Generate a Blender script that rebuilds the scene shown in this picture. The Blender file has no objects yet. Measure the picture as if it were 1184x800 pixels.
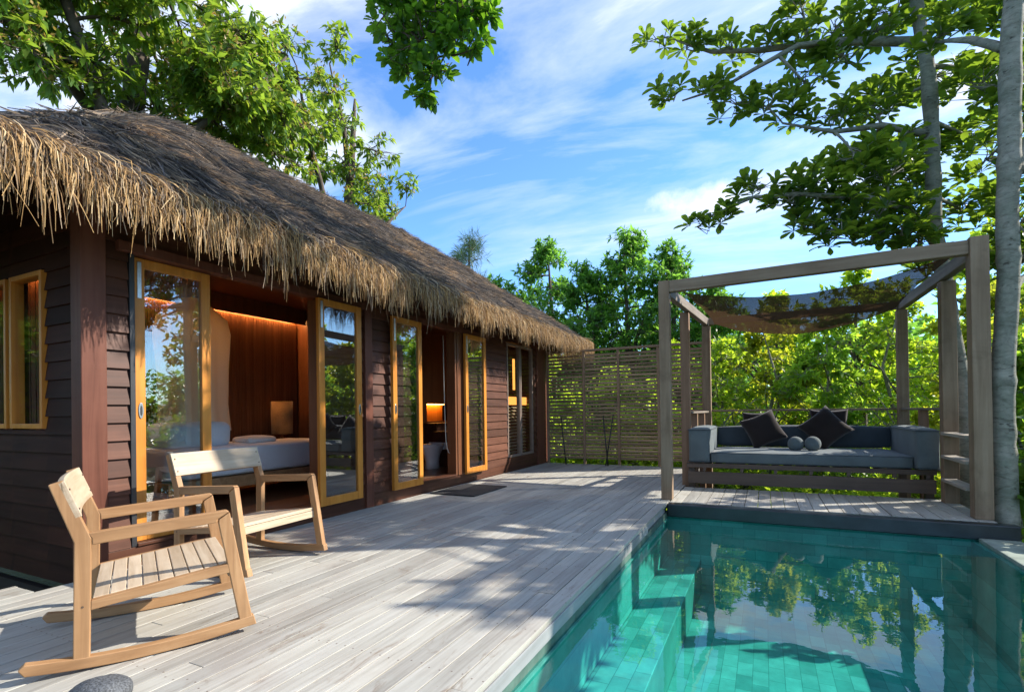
import bpy, math, random
import numpy as np
from mathutils import Vector, Matrix, noise as mnoise

random.seed(7)
RNG = np.random.default_rng(7)
scene = bpy.context.scene
COL = scene.collection
rad = math.radians

# ------------------------------------------------------------------ helpers
class MB:
    """collects simple solids; build() links them as one mesh object"""
    def __init__(self):
        self.v = []; self.f = []
    def add(self, vs, fs):
        n = len(self.v)
        self.v += [tuple(p) for p in vs]
        self.f += [tuple(i + n for i in f) for f in fs]
        return self
    def box(self, x0, x1, y0, y1, z0, z1):
        vs = [(x, y, z) for z in (z0, z1) for y in (y0, y1) for x in (x0, x1)]
        return self.add(vs, [(0, 2, 3, 1), (4, 5, 7, 6), (0, 1, 5, 4), (1, 3, 7, 5), (3, 2, 6, 7), (2, 0, 4, 6)])
    def beam(self, a, b, w, h, up=(0, 0, 1)):
        """box beam between two points, w across, h along up"""
        a = Vector(a); b = Vector(b); d = (b - a).normalized(); up = Vector(up)
        s = d.cross(up).normalized(); u = s.cross(d).normalized()
        vs = []
        for p in (a, b):
            for i, j in ((-1, -1), (1, -1), (1, 1), (-1, 1)):
                vs.append(p + s * (i * w / 2) + u * (j * h / 2))
        return self.add(vs, [(0, 1, 2, 3), (7, 6, 5, 4), (0, 4, 5, 1), (1, 5, 6, 2), (2, 6, 7, 3), (3, 7, 4, 0)])
    def prism(self, poly, axis, a0, a1):
        """polygon (p,q) extruded along axis: x -> (y,z), y -> (x,z), z -> (x,y)"""
        def P(p, t):
            if axis == 'x': return (t, p[0], p[1])
            if axis == 'y': return (p[0], t, p[1])
            return (p[0], p[1], t)
        n = len(poly)
        vs = [P(p, a0) for p in poly] + [P(p, a1) for p in poly]
        fs = [tuple(range(n - 1, -1, -1)), tuple(range(n, 2 * n))]
        fs += [(i, (i + 1) % n, n + (i + 1) % n, n + i) for i in range(n)]
        return self.add(vs, fs)
    def tube(self, pts, rads, seg=8, cap=True):
        pts = [Vector(p) for p in pts]
        n = len(pts); base = len(self.v); prev = None
        for i, p in enumerate(pts):
            d = (pts[min(i + 1, n - 1)] - pts[max(i - 1, 0)]).normalized()
            if prev is None:
                r = d.cross(Vector((0, 0, 1)))
                if r.length < .05: r = d.cross(Vector((1, 0, 0)))
                r.normalize()
            else:
                r = (prev - d * prev.dot(d)).normalized()
            prev = r; u = r.cross(d)
            for k in range(seg):
                a = 2 * math.pi * k / seg
                self.v.append(tuple(p + (r * math.cos(a) + u * math.sin(a)) * rads[i]))
        for i in range(n - 1):
            for k in range(seg):
                k2 = (k + 1) % seg
                self.f.append((base + i * seg + k, base + i * seg + k2, base + (i + 1) * seg + k2, base + (i + 1) * seg + k))
        if cap:
            self.f.append(tuple(base + k for k in range(seg - 1, -1, -1)))
            self.f.append(tuple(base + (n - 1) * seg + k for k in range(seg)))
        return self
    def lathe(self, prof, c=(0, 0, 0), seg=24):
        base = len(self.v)
        for r, z in prof:
            for k in range(seg):
                a = 2 * math.pi * k / seg
                self.v.append((c[0] + r * math.cos(a), c[1] + r * math.sin(a), c[2] + z))
        for i in range(len(prof) - 1):
            for k in range(seg):
                k2 = (k + 1) % seg
                self.f.append((base + i * seg + k, base + i * seg + k2, base + (i + 1) * seg + k2, base + (i + 1) * seg + k))
        return self
    def build(self, name, mat, parent=None, bevel=0, smooth=False, local=False):
        me = bpy.data.meshes.new(name)
        me.from_pydata(self.v, [], self.f)
        return link(name, me, mat, parent, bevel, smooth, local)

ORIG = {}
def link(name, me, mat, parent=None, bevel=0, smooth=False, local=False):
    o = bpy.data.objects.new(name, me); COL.objects.link(o)
    if mat: me.materials.append(mat)
    ORIG[o.name] = Vector((0, 0, 0))
    if parent:
        o.parent = parent
        if not local: o.location = -ORIG[parent.name]
    if bevel:
        m = o.modifiers.new('bevel', 'BEVEL'); m.width = bevel; m.segments = 2
        m.limit_method = 'ANGLE'; m.angle_limit = rad(35)
    if smooth:
        me.polygons.foreach_set('use_smooth', [True] * len(me.polygons))
    return o

def fastmesh(name, V, F, mat, parent=None, smooth=False):
    """V (n,3), F (m,k) numpy"""
    me = bpy.data.meshes.new(name)
    k = F.shape[1]
    me.vertices.add(len(V)); me.vertices.foreach_set('co', V.astype(np.float32).ravel())
    me.loops.add(F.size); me.loops.foreach_set('vertex_index', F.astype(np.int32).ravel())
    me.polygons.add(len(F)); me.polygons.foreach_set('loop_start', np.arange(0, F.size, k, dtype=np.int32))
    me.update(calc_edges=True)
    return link(name, me, mat, parent, 0, smooth)

def thing(name, label, cat, loc=(0, 0, 0), rz=0, group=None):
    o = bpy.data.objects.new(name, None); COL.objects.link(o)
    o.location = loc; o.rotation_euler = (0, 0, rz); o.empty_display_size = .1
    ORIG[o.name] = Vector(loc)
    return tag(o, label, cat, group)
def tag(o, label, cat, group=None):
    o['label'] = label; o['category'] = cat
    if group: o['group'] = group
    return o
def struct(o, label=None):
    o['kind'] = 'structure'
    if label: o['label'] = label
    return o

# ------------------------------------------------------------------ materials
def newmat(name):
    m = bpy.data.materials.new(name); m.use_nodes = True
    nt = m.node_tree; nt.nodes.clear()
    out = nt.nodes.new('ShaderNodeOutputMaterial')
    return m, nt, out
def N(nt, typ, **kw):
    n = nt.nodes.new(typ)
    for k, v in kw.items():
        if k.startswith('_'): setattr(n, k[1:], v)
        else: n.inputs[k.replace('__', ' ')].default_value = v
    return n
def L(nt, a, b): nt.links.new(a, b)
def ramp(nt, fac, stops):
    r = nt.nodes.new('ShaderNodeValToRGB'); el = r.color_ramp.elements
    while len(el) < len(stops): el.new(.5)
    for e, (p, c) in zip(el, stops):
        e.position = p; e.color = (*c, 1)
    if fac is not None: L(nt, fac, r.inputs[0])
    return r
def mixc(nt, fac, a, b, mode='MIX'):
    n = nt.nodes.new('ShaderNodeMix'); n.data_type = 'RGBA'; n.blend_type = mode
    for i, x in ((0, fac), (6, a), (7, b)):
        if isinstance(x, (int, float)): n.inputs[i].default_value = x
        elif isinstance(x, tuple): n.inputs[i].default_value = (*x, 1)
        else: L(nt, x, n.inputs[i])
    return n.outputs[2]
def coords(nt, scale=(1, 1, 1), kind='Object'):
    tc = nt.nodes.new('ShaderNodeTexCoord'); mp = nt.nodes.new('ShaderNodeMapping')
    mp.inputs['Scale'].default_value = scale
    L(nt, tc.outputs[kind], mp.inputs[0]); return mp.outputs[0]
def noise(nt, vec, scale, detail=4, rough=.55, dist=0):
    n = N(nt, 'ShaderNodeTexNoise', Scale=scale, Detail=detail, Roughness=rough, Distortion=dist)
    L(nt, vec, n.inputs['Vector']); return n.outputs[0]
def bump(nt, h, strength=.3, dist=.01):
    b = N(nt, 'ShaderNodeBump', Strength=strength, Distance=dist); L(nt, h, b.inputs['Height']); return b.outputs[0]
def bsdf(nt, out, color, rough=.6, normal=None, spec=.5, **kw):
    p = nt.nodes.new('ShaderNodeBsdfPrincipled')
    if isinstance(color, tuple): p.inputs['Base Color'].default_value = (*color, 1)
    else: L(nt, color, p.inputs['Base Color'])
    if isinstance(rough, (int, float)): p.inputs['Roughness'].default_value = rough
    else: L(nt, rough, p.inputs['Roughness'])
    p.inputs['Specular IOR Level'].default_value = spec
    if normal: L(nt, normal, p.inputs['Normal'])
    for k, v in kw.items(): p.inputs[k.replace('_', ' ')].default_value = v
    if out: L(nt, p.outputs[0], out.inputs[0])
    return p

def wood(name, dark, mid, light, axis='y', rough=.6, grain=1.0, stain=None, isl=.35, kind='Object', bs=.25, spec=.4):
    """grain stretched along axis, tone of each board by island"""
    m, nt, out = newmat(name)
    s = {'x': (1.2, 22, 22), 'y': (22, 1.2, 22), 'z': (22, 22, 1.2)}[axis]
    vec = coords(nt, tuple(a * grain for a in s), kind)
    geo = nt.nodes.new('ShaderNodeNewGeometry')
    add = nt.nodes.new('ShaderNodeVectorMath'); add.operation = 'ADD'
    sc = nt.nodes.new('ShaderNodeVectorMath'); sc.operation = 'SCALE'
    cb = nt.nodes.new('ShaderNodeCombineXYZ')
    for i in range(3): L(nt, geo.outputs['Random Per Island'], cb.inputs[i])
    L(nt, cb.outputs[0], sc.inputs[0]); sc.inputs['Scale'].default_value = 60
    L(nt, vec, add.inputs[0]); L(nt, sc.outputs[0], add.inputs[1])
    g = noise(nt, add.outputs[0], 1.0, 6, .62, .6)
    r = ramp(nt, g, [(.28, dark), (.5, mid), (.72, light)])
    vec2 = coords(nt, (1, 1, 1), kind)
    big = noise(nt, vec2, 2.3, 4, .6)
    col = mixc(nt, .35, r.outputs[0], ramp(nt, big, [(.3, dark), (.7, light)]).outputs[0])
    ri = ramp(nt, geo.outputs['Random Per Island'], [(0, (1 - isl,) * 3), (1, (1 + isl * .5,) * 3)])
    col = mixc(nt, 1.0, col, ri.outputs[0], 'MULTIPLY')
    if stain:
        sn = noise(nt, coords(nt, (1, .35, 1), kind), 3.1, 5, .7, .4)
        sr = ramp(nt, sn, [(.52, (0, 0, 0)), (.72, (1, 1, 1))])
        col = mixc(nt, sr.outputs[0], col, mixc(nt, .55, col, stain))
    bsdf(nt, out, col, rough, bump(nt, g, bs, .004), spec)
    return m, nt, col

M = {}
M['teak'] = wood('teak weathered', (.19, .092, .035), (.35, .185, .078), (.50, .30, .148), 'x', .6, 1.0, None, .15)[0]
M['teak_up'] = wood('teak upright', (.19, .092, .035), (.35, .185, .078), (.50, .30, .148), 'z', .6, 1.0, None, .15)[0]
M['teak_pale'] = wood('teak pale', (.33, .235, .14), (.51, .39, .265), (.66, .55, .40), 'y', .6, 1.0, None, .2)[0]  # paler teak tone for seat, backrest and front stretcher
M['door_wood'] = wood('oiled door wood', (.40, .135, .016), (.55, .205, .026), (.66, .285, .05), 'z', .38, .8, None, .1)[0]
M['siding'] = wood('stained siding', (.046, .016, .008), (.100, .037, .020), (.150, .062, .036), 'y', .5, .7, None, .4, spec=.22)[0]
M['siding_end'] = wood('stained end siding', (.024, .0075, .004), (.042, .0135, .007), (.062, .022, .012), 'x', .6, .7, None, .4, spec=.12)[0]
M['post_brown'] = wood('stained post', (.075, .024, .013), (.13, .045, .027), (.175, .068, .042), 'z', .5, .7, None, .1, spec=.22)[0]
M['redwood'] = wood('interior red wood', (.10, .036, .015), (.165, .062, .026), (.23, .092, .04), 'z', .4, .6, None, .25)[0]
M['floorwood'] = wood('interior floor', (.10, .05, .025), (.16, .08, .04), (.21, .11, .06), 'y', .3, .6, None, .25)[0]
M['grey_post'] = wood('weathered pergola upright', (.16, .10, .055), (.27, .178, .107), (.36, .255, .165), 'z', .75, .8, (.13, .08, .045), .15)[0]
M['grey_beam'] = wood('weathered pergola beam', (.15, .095, .055), (.25, .168, .105), (.33, .24, .16), 'x', .75, .8, None, .15)[0]
M['grey_rail'] = wood('weathered pergola rail', (.12, .095, .07), (.21, .17, .135), (.30, .25, .20), 'y', .75, .8, None, .15)[0]
M['sunlit_rail'] = wood('sunlit pergola rail', (.24, .20, .15), (.36, .31, .25), (.46, .41, .34), 'y', .75, .8, None, .15)[0]  # side rail colour lightened to stand in for sun on the rails
M['warm_post'] = wood('warm pergola upright', (.16, .085, .045), (.25, .14, .08), (.33, .20, .12), 'z', .7, .8, None, .15)[0]
M['slat'] = wood('screen slat', (.17, .11, .06), (.28, .195, .11), (.38, .28, .17), 'x', .7, .8, None, .4)[0]
M['bedframe'] = wood('daybed frame wood', (.055, .034, .022), (.10, .066, .044), (.15, .10, .07), 'x', .6, .8, None, .2)[0]

def deck_mat():
    m, nt, out = newmat('weathered deck')
    geo = nt.nodes.new('ShaderNodeNewGeometry')
    isl = geo.outputs['Random Per Island']
    vec = coords(nt, (26, 1.1, 26))
    cb = nt.nodes.new('ShaderNodeCombineXYZ')
    for i in range(3): L(nt, isl, cb.inputs[i])
    sc = nt.nodes.new('ShaderNodeVectorMath'); sc.operation = 'SCALE'; sc.inputs['Scale'].default_value = 80
    L(nt, cb.outputs[0], sc.inputs[0])
    add = nt.nodes.new('ShaderNodeVectorMath'); L(nt, vec, add.inputs[0]); L(nt, sc.outputs[0], add.inputs[1])
    g = noise(nt, add.outputs[0], 1, 7, .68, .9)
    base = ramp(nt, g, [(.20, (.20, .188, .162)), (.46, (.36, .352, .312)), (.80, (.49, .484, .440))])
    tone = ramp(nt, isl, [(0, (.78, .77, .76)), (.3, (.90, .885, .87)), (.7, (1, .99, .975)), (1, (1.08, 1.06, 1.02))])
    col = mixc(nt, 1, base.outputs[0], tone.outputs[0], 'MULTIPLY')
    v2 = coords(nt)
    st = ramp(nt, noise(nt, v2, 1.1, 5, .65, .5), [(.44, (0, 0, 0)), (.70, (.6, .6, .6))])
    col = mixc(nt, st.outputs[0], col, mixc(nt, 1, col, (.80, .72, .70), 'MULTIPLY'))
    st2 = ramp(nt, noise(nt, coords(nt, (1.5, .5, 1)), 5.2, 6, .75, .8), [(.57, (0, 0, 0)), (.72, (.85, .85, .85))])
    col = mixc(nt, st2.outputs[0], col, mixc(nt, 1, col, (.56, .45, .38), 'MULTIPLY'))
    sp = ramp(nt, noise(nt, coords(nt, (30, 14, 30)), 1, 2, .5), [(.735, (0, 0, 0)), (.78, (.75, .75, .75))])
    col = mixc(nt, sp.outputs[0], col, (.12, .085, .06))
    # nail heads: two per board at each joist
    sep = nt.nodes.new('ShaderNodeSeparateXYZ'); L(nt, v2, sep.inputs[0])
    def mth(op, a, b=None):
        n = nt.nodes.new('ShaderNodeMath'); n.operation = op
        for i, x in enumerate((a, b)):
            if x is None: continue
            if isinstance(x, (int, float)): n.inputs[i].default_value = x
            else: L(nt, x, n.inputs[i])
        return n.outputs[0]
    ix = mth('MULTIPLY', sep.outputs[0], 2 / .1055)
    fx = mth('MULTIPLY', mth('SUBTRACT', mth('FRACT', mth('ADD', ix, 100)), .5), .1055 / 2)
    fy = mth('MULTIPLY', mth('SUBTRACT', mth('FRACT', mth('ADD', mth('MULTIPLY', sep.outputs[1], 1 / .52), mth('MULTIPLY', isl, .06))), .5), .52)
    d = mth('ADD', mth('MULTIPLY', fx, fx), mth('MULTIPLY', fy, fy))
    nail = mth('LESS_THAN', d, .0042 ** 2)
    col = mixc(nt, mth('MULTIPLY', nail, .8), col, (.10, .06, .045))
    rr = ramp(nt, g, [(.3, (.55,) * 3), (.8, (.75,) * 3)])
    bsdf(nt, out, col, rr.outputs[0], bump(nt, g, .45, .004), .35)
    return m
M['deck'] = deck_mat()

def plain(name, color, rough=.6, var=.15, scale=8, bs=.1, metallic=0, spec=.5, **kw):
    m, nt, out = newmat(name)
    n = noise(nt, coords(nt), scale, 5, .6)
    c0 = tuple(c * (1 - var) for c in color); c1 = tuple(min(1, c * (1 + var)) for c in color)
    r = ramp(nt, n, [(.3, c0), (.7, c1)])
    bsdf(nt, out, r.outputs[0], rough, bump(nt, n, bs, .005), spec, Metallic=metallic, **kw)
    return m
M['winframe'] = plain('grey window frame', (.20, .15, .12), .4, .2)
M['black_metal'] = plain('dark aluminium', (.02, .02, .022), .45, .2)
M['steel'] = plain('brushed steel', (.55, .55, .54), .3, .1, 30, .05, 1)
M['dark_gap'] = plain('dark soffit', (.03, .018, .012), .8)
M['stone_dark'] = plain('dark coping stone', (.014, .019, .022), .3, .5, 6, .4)
M['kerb'] = plain('mossy green kerb stone', (.07, .12, .095), .5, .4, 7, .3)
M['stone_weir'] = plain('pale weir stone', (.26, .30, .25), .5, .3, 7, .3)
M['mat'] = plain('black rubber mat', (.012, .012, .014), .85, .5, 90, .6)
M['rock'] = plain('speckled pebble', (.075, .08, .085), .7, .9, 140, .5)
M['white_ceramic'] = plain('white ceramic', (.75, .77, .78), .15, .03)
M['rope'] = plain('pull cord', (.55, .5, .42), .8)
M['concrete'] = plain('concrete footing', (.22, .20, .18), .8, .3, 5, .4)
M['fascia'] = wood('deck fascia', (.17, .17, .165), (.29, .30, .30), (.40, .41, .41), 'y', .6, .6, None, .2)[0]

def fabric(name, c, var=.15, weave=420, sheen=.2, rough=.9):
    m, nt, out = newmat(name)
    v = coords(nt)
    ck = N(nt, 'ShaderNodeTexNoise', Scale=weave, Detail=2); L(nt, v, ck.inputs['Vector'])
    n = noise(nt, v, 4, 4, .6)
    r = ramp(nt, n, [(.3, tuple(x * (1 - var) for x in c)), (.7, tuple(x * (1 + var) for x in c))])
    r2 = ramp(nt, ck.outputs[0], [(.35, (.72,) * 3), (.65, (1.15,) * 3)])
    col = mixc(nt, 1, r.outputs[0], r2.outputs[0], 'MULTIPLY')
    h = nt.nodes.new('ShaderNodeMath'); h.operation = 'ADD'
    L(nt, n, h.inputs[0]); L(nt, ck.outputs[0], h.inputs[1])
    bsdf(nt, out, col, rough, bump(nt, h.outputs[0], .35, .004), .2, Sheen_Weight=sheen)
    return m
M['blue_grey'] = fabric('blue grey outdoor fabric', (.112, .135, .137))
M['navy'] = fabric('dark blue grey fabric', (.05, .062, .072))
M['brown_fabric'] = fabric('dark brown fabric', (.022, .014, .012))
M['white_sheet'] = fabric('white linen', (.72, .74, .78), .04, 600)
M['towel'] = fabric('white towel', (.75, .74, .72), .06, 300)
M['lampshade'] = fabric('woven lampshade', (.36, .22, .10), .3, 160)

def net_mat(name, color, alpha, trans=.5):
    m, nt, out = newmat(name)
    d = N(nt, 'ShaderNodeBsdfDiffuse', Color=(*color, 1)); t = N(nt, 'ShaderNodeBsdfTranslucent', Color=(*color, 1))
    mx = N(nt, 'ShaderNodeMixShader', Fac=trans); L(nt, d.outputs[0], mx.inputs[1]); L(nt, t.outputs[0], mx.inputs[2])
    tr = nt.nodes.new('ShaderNodeBsdfTransparent')
    m2 = N(nt, 'ShaderNodeMixShader'); L(nt, tr.outputs[0], m2.inputs[1]); L(nt, mx.outputs[0], m2.inputs[2])
    w = noise(nt, coords(nt), 900 if alpha > .6 else 300, 1)
    r = ramp(nt, w, [(.4, (alpha - .12,) * 3), (.6, (min(1, alpha + .12),) * 3)])
    L(nt, r.outputs[0], m2.inputs[0]); L(nt, m2.outputs[0], out.inputs[0])
    return m
M['net'] = net_mat('mosquito netting', (.80, .70, .52), .86, .4)
M['shade'] = net_mat('brown shade mesh', (.075, .044, .024), .975, .35)

def schlick(nt, f0, boost=1.0, normal=None):
    """mirror share by view angle, the same from both sides of the surface"""
    geo = nt.nodes.new('ShaderNodeNewGeometry')
    dt = nt.nodes.new('ShaderNodeVectorMath'); dt.operation = 'DOT_PRODUCT'
    L(nt, geo.outputs['Incoming'], dt.inputs[0]); L(nt, normal or geo.outputs['Normal'], dt.inputs[1])
    def mt(op, a, b=None, clamp=False):
        n = nt.nodes.new('ShaderNodeMath'); n.operation = op; n.use_clamp = clamp
        for i, x in enumerate((a, b)):
            if x is None: continue
            if isinstance(x, (int, float)): n.inputs[i].default_value = x
            else: L(nt, x, n.inputs[i])
        return n.outputs[0]
    c = mt('SUBTRACT', 1.0, mt('ABSOLUTE', dt.outputs['Value']), True)
    p = mt('POWER', c, 5.0)
    return mt('MULTIPLY', mt('ADD', mt('MULTIPLY', p, 1 - f0), f0), boost, True)
def glass(name, tint=(.93, .96, .96), boost=1.5, rough=0.0, bumpy=False):
    m, nt, out = newmat(name)
    g = N(nt, 'ShaderNodeBsdfGlossy', Color=(1, 1, 1, 1), Roughness=rough)
    t = N(nt, 'ShaderNodeBsdfTransparent', Color=(*tint, 1))
    mx = nt.nodes.new('ShaderNodeMixShader')
    L(nt, schlick(nt, .042, boost), mx.inputs[0]); L(nt, t.outputs[0], mx.inputs[1]); L(nt, g.outputs[0], mx.inputs[2])
    L(nt, mx.outputs[0], out.inputs[0])
    b = bump(nt, noise(nt, coords(nt), 1.5, 1), .02, .02); L(nt, b, g.inputs['Normal'])
    return m
M['glass'] = glass('door glass', (.84, .88, .87), 3.6)
M['glass_clear'] = glass('end window glass', (.92, .92, .9), .45)
def water_mat():
    m, nt, out = newmat('pool water')
    v = coords(nt)
    n1 = noise(nt, v, 2.2, 2, .5); n2 = noise(nt, v, 9, 2, .5)
    ad = nt.nodes.new('ShaderNodeMath'); ad.operation = 'MULTIPLY_ADD'
    L(nt, n2, ad.inputs[0]); ad.inputs[1].default_value = .18; L(nt, n1, ad.inputs[2])
    nb = bump(nt, ad.outputs[0], .05, .05)
    g = N(nt, 'ShaderNodeBsdfGlossy', Color=(1, 1, 1, 1), Roughness=0.0); L(nt, nb, g.inputs['Normal'])
    t = N(nt, 'ShaderNodeBsdfTransparent', Color=(.44, .95, .94, 1))
    mx = nt.nodes.new('ShaderNodeMixShader')
    L(nt, schlick(nt, .02, 1.15, nb), mx.inputs[0]); L(nt, t.outputs[0], mx.inputs[1]); L(nt, g.outputs[0], mx.inputs[2])
    L(nt, mx.outputs[0], out.inputs[0]); return m
M['water'] = water_mat()
def tile_mat(name, rot):
    m, nt, out = newmat(name)
    tc = nt.nodes.new('ShaderNodeTexCoord'); mp = nt.nodes.new('ShaderNodeMapping')
    mp.inputs['Rotation'].default_value = rot; L(nt, tc.outputs['Object'], mp.inputs[0])
    b = N(nt, 'ShaderNodeTexBrick', Scale=1.0, Color1=(.09, .27, .225, 1), Color2=(.19, .42, .355, 1), Mortar=(.075, .22, .18, 1))
    b.inputs['Mortar Size'].default_value = .0035; b.inputs['Brick Width'].default_value = .22; b.inputs['Row Height'].default_value = .11; b.inputs['Mortar Smooth'].default_value = .4
    b.inputs['Bias'].default_value = -.1; L(nt, mp.outputs[0], b.inputs['Vector'])
    n = noise(nt, tc.outputs['Object'], 3.2, 7, .72)
    col = mixc(nt, 1, b.outputs[0], ramp(nt, n, [(.3, (.62, .66, .64)), (.7, (1.2, 1.16, 1.12))]).outputs[0], 'MULTIPLY')
    bsdf(nt, out, col, .5, bump(nt, n, .2, .01), .3); return m
M['tile_floor'] = tile_mat('green pool tile', (0, 0, rad(90)))
M['tile_x'] = tile_mat('green pool tile wall across', (rad(90), 0, 0))
M['tile_y'] = tile_mat('green pool tile wall along', (rad(90), 0, rad(90)))
def emit(name, color, strength):
    m, nt, out = newmat(name)
    e = N(nt, 'ShaderNodeEmission', Color=(*color, 1), Strength=strength); L(nt, e.outputs[0], out.inputs[0]); return m
M['cove'] = emit('warm strip lamp', (1, .47, .15), 48)
M['niche_lamp'] = emit('warm niche lamp', (1, .40, .07), 14)
M['tube_lamp'] = emit('warm tube lamp', (1, .40, .08), 1.1)

def leaf_mat(name, cols, trans=.4, tcol=(.30, .42, .04), rough=.42):
    m, nt, out = newmat(name)
    geo = nt.nodes.new('ShaderNodeNewGeometry')
    n = len(cols)
    r = ramp(nt, geo.outputs['Random Per Island'], [(i / max(1, n - 1), c) for i, c in enumerate(cols)])
    clump = noise(nt, coords(nt), 1.1, 3, .6)
    col = mixc(nt, 1, r.outputs[0], ramp(nt, clump, [(.3, (.75, .85, .8)), (.7, (1.25, 1.15, .95))]).outputs[0], 'MULTIPLY')
    p = bsdf(nt, None, col, rough, None, .4)
    t = nt.nodes.new('ShaderNodeBsdfTranslucent')
    L(nt, mixc(nt, .5, mixc(nt, 1, col, (2.6, 2.6, 1.6), 'MULTIPLY'), tcol), t.inputs[0])
    mx = N(nt, 'ShaderNodeMixShader', Fac=trans); L(nt, p.outputs[0], mx.inputs[1]); L(nt, t.outputs[0], mx.inputs[2])
    L(nt, mx.outputs[0], out.inputs[0]); return m
M['leaf_mango'] = leaf_mat('broad drooping leaf', [(.045, .105, .022), (.07, .16, .024), (.115, .20, .03), (.055, .13, .025), (.16, .19, .04)], .48, (.50, .62, .05))
M['leaf_almond'] = leaf_mat('whorled leaf', [(.028, .070, .022), (.045, .11, .025), (.065, .14, .026), (.05, .10, .03)], .42, (.50, .68, .03))
M['leaf_over'] = leaf_mat('overhead leaf', [(.03, .09, .018), (.05, .13, .02), (.08, .17, .022)], .5, (.32, .60, .02))
M['leaf_dark'] = leaf_mat('background leaf', [(.04, .11, .024), (.065, .165, .03), (.10, .22, .032), (.06, .14, .03)], .52, (.36, .68, .08))
M['leaf_bright'] = leaf_mat('sunny shrub leaf', [(.11, .20, .018), (.16, .28, .022), (.23, .34, .03), (.15, .23, .03)], .62, (.75, .85, .05))
M['leaf_sun'] = leaf_mat('golden shrub leaf', [(.10, .16, .014), (.17, .24, .018), (.24, .30, .026), (.12, .16, .03)], .55, (.85, .80, .05))
M['leaf_lime'] = leaf_mat('mid green shrub leaf', [(.055, .13, .02), (.09, .19, .024), (.14, .25, .03), (.16, .19, .03)], .6, (.62, .90, .07))
M['leaf_lush'] = leaf_mat('broad garden leaf', [(.03, .09, .02), (.06, .15, .025), (.09, .18, .03)], .4, (.34, .48, .03))
M['leaf_grey'] = leaf_mat('needle spray', [(.05, .10, .05), (.08, .14, .07)], .25, (.2, .3, .1))
M['flower'] = leaf_mat('pale flower spray', [(.34, .22, .06), (.42, .28, .09), (.25, .20, .06)], .3, (.5, .35, .08))
def bark_mat():
    m, nt, out = newmat('pale ringed bark')
    n = noise(nt, coords(nt, (7, 7, 17)), 1, 6, .7, 1.4); n2 = noise(nt, coords(nt), 4.5, 5, .7); n3 = noise(nt, coords(nt, (1, 1, 2.4)), 11, 3, .6)
    col = ramp(nt, n, [(.30, (.16, .152, .125)), (.48, (.27, .262, .225)), (.75, (.37, .365, .315))]).outputs[0]
    col = mixc(nt, 1, col, ramp(nt, n2, [(.35, (.62, .66, .58)), (.65, (1.1, 1.06, 1.0))]).outputs[0], 'MULTIPLY')
    col = mixc(nt, ramp(nt, n3, [(.62, (0, 0, 0)), (.70, (.85, .85, .85))]).outputs[0], col, (.05, .042, .035))
    bsdf(nt, out, col, .85, bump(nt, n, .55, .012), .2); return m
M['bark_pale'] = bark_mat()
M['bark_dark'] = plain('dark bark', (.10, .075, .055), .9, .4, 9, .6)
def thatch_mat(name, cols, rough=.85, pat=True):
    m, nt, out = newmat(name)
    geo = nt.nodes.new('ShaderNodeNewGeometry')
    r = ramp(nt, geo.outputs['Random Per Island'], [(i / (len(cols) - 1), c) for i, c in enumerate(cols)])
    col = r.outputs[0]
    if pat:
        n = noise(nt, coords(nt, (1, .6, 1)), 2.1, 7, .78, .8)
        col = mixc(nt, 1, col, ramp(nt, n, [(.36, (.42, .43, .48)), (.5, (.85, .83, .80)), (.64, (1.75, 1.40, 1.0))]).outputs[0], 'MULTIPLY')
    p = bsdf(nt, None, col, rough, None, .2)
    t = nt.nodes.new('ShaderNodeBsdfTranslucent'); L(nt, col, t.inputs[0])
    mx = N(nt, 'ShaderNodeMixShader', Fac=.22); L(nt, p.outputs[0], mx.inputs[1]); L(nt, t.outputs[0], mx.inputs[2])
    L(nt, mx.outputs[0], out.inputs[0]); return m
M['thatch'] = thatch_mat('aged thatch', [(.050, .046, .048), (.155, .138, .13), (.29, .25, .215), (.095, .09, .092), (.44, .35, .25), (.14, .12, .108)])
M['fringe'] = thatch_mat('straw fringe', [(.34, .20, .08), (.54, .34, .14), (.66, .50, .29), (.18, .105, .05), (.52, .33, .14), (.26, .15, .065), (.40, .31, .22), (.11, .07, .04)], .7, False)
M['thatch_under'] = plain('thatch underlay', (.09, .07, .05), .95, .5, 12, .8)

def ground_mat():
    m, nt, out = newmat('garden ground')
    v = coords(nt)
    n = noise(nt, v, .7, 6, .65); n2 = noise(nt, v, 14, 4, .7)
    r = ramp(nt, n, [(.35, (.045, .035, .022)), (.5, (.05, .07, .02)), (.7, (.07, .11, .025))])
    col = mixc(nt, .4, r.outputs[0], ramp(nt, n2, [(.3, (.03, .025, .015)), (.7, (.12, .11, .06))]).outputs[0])
    bsdf(nt, out, col, .9, bump(nt, n2, .6, .05), .1); return m
M['ground'] = ground_mat()

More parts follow.
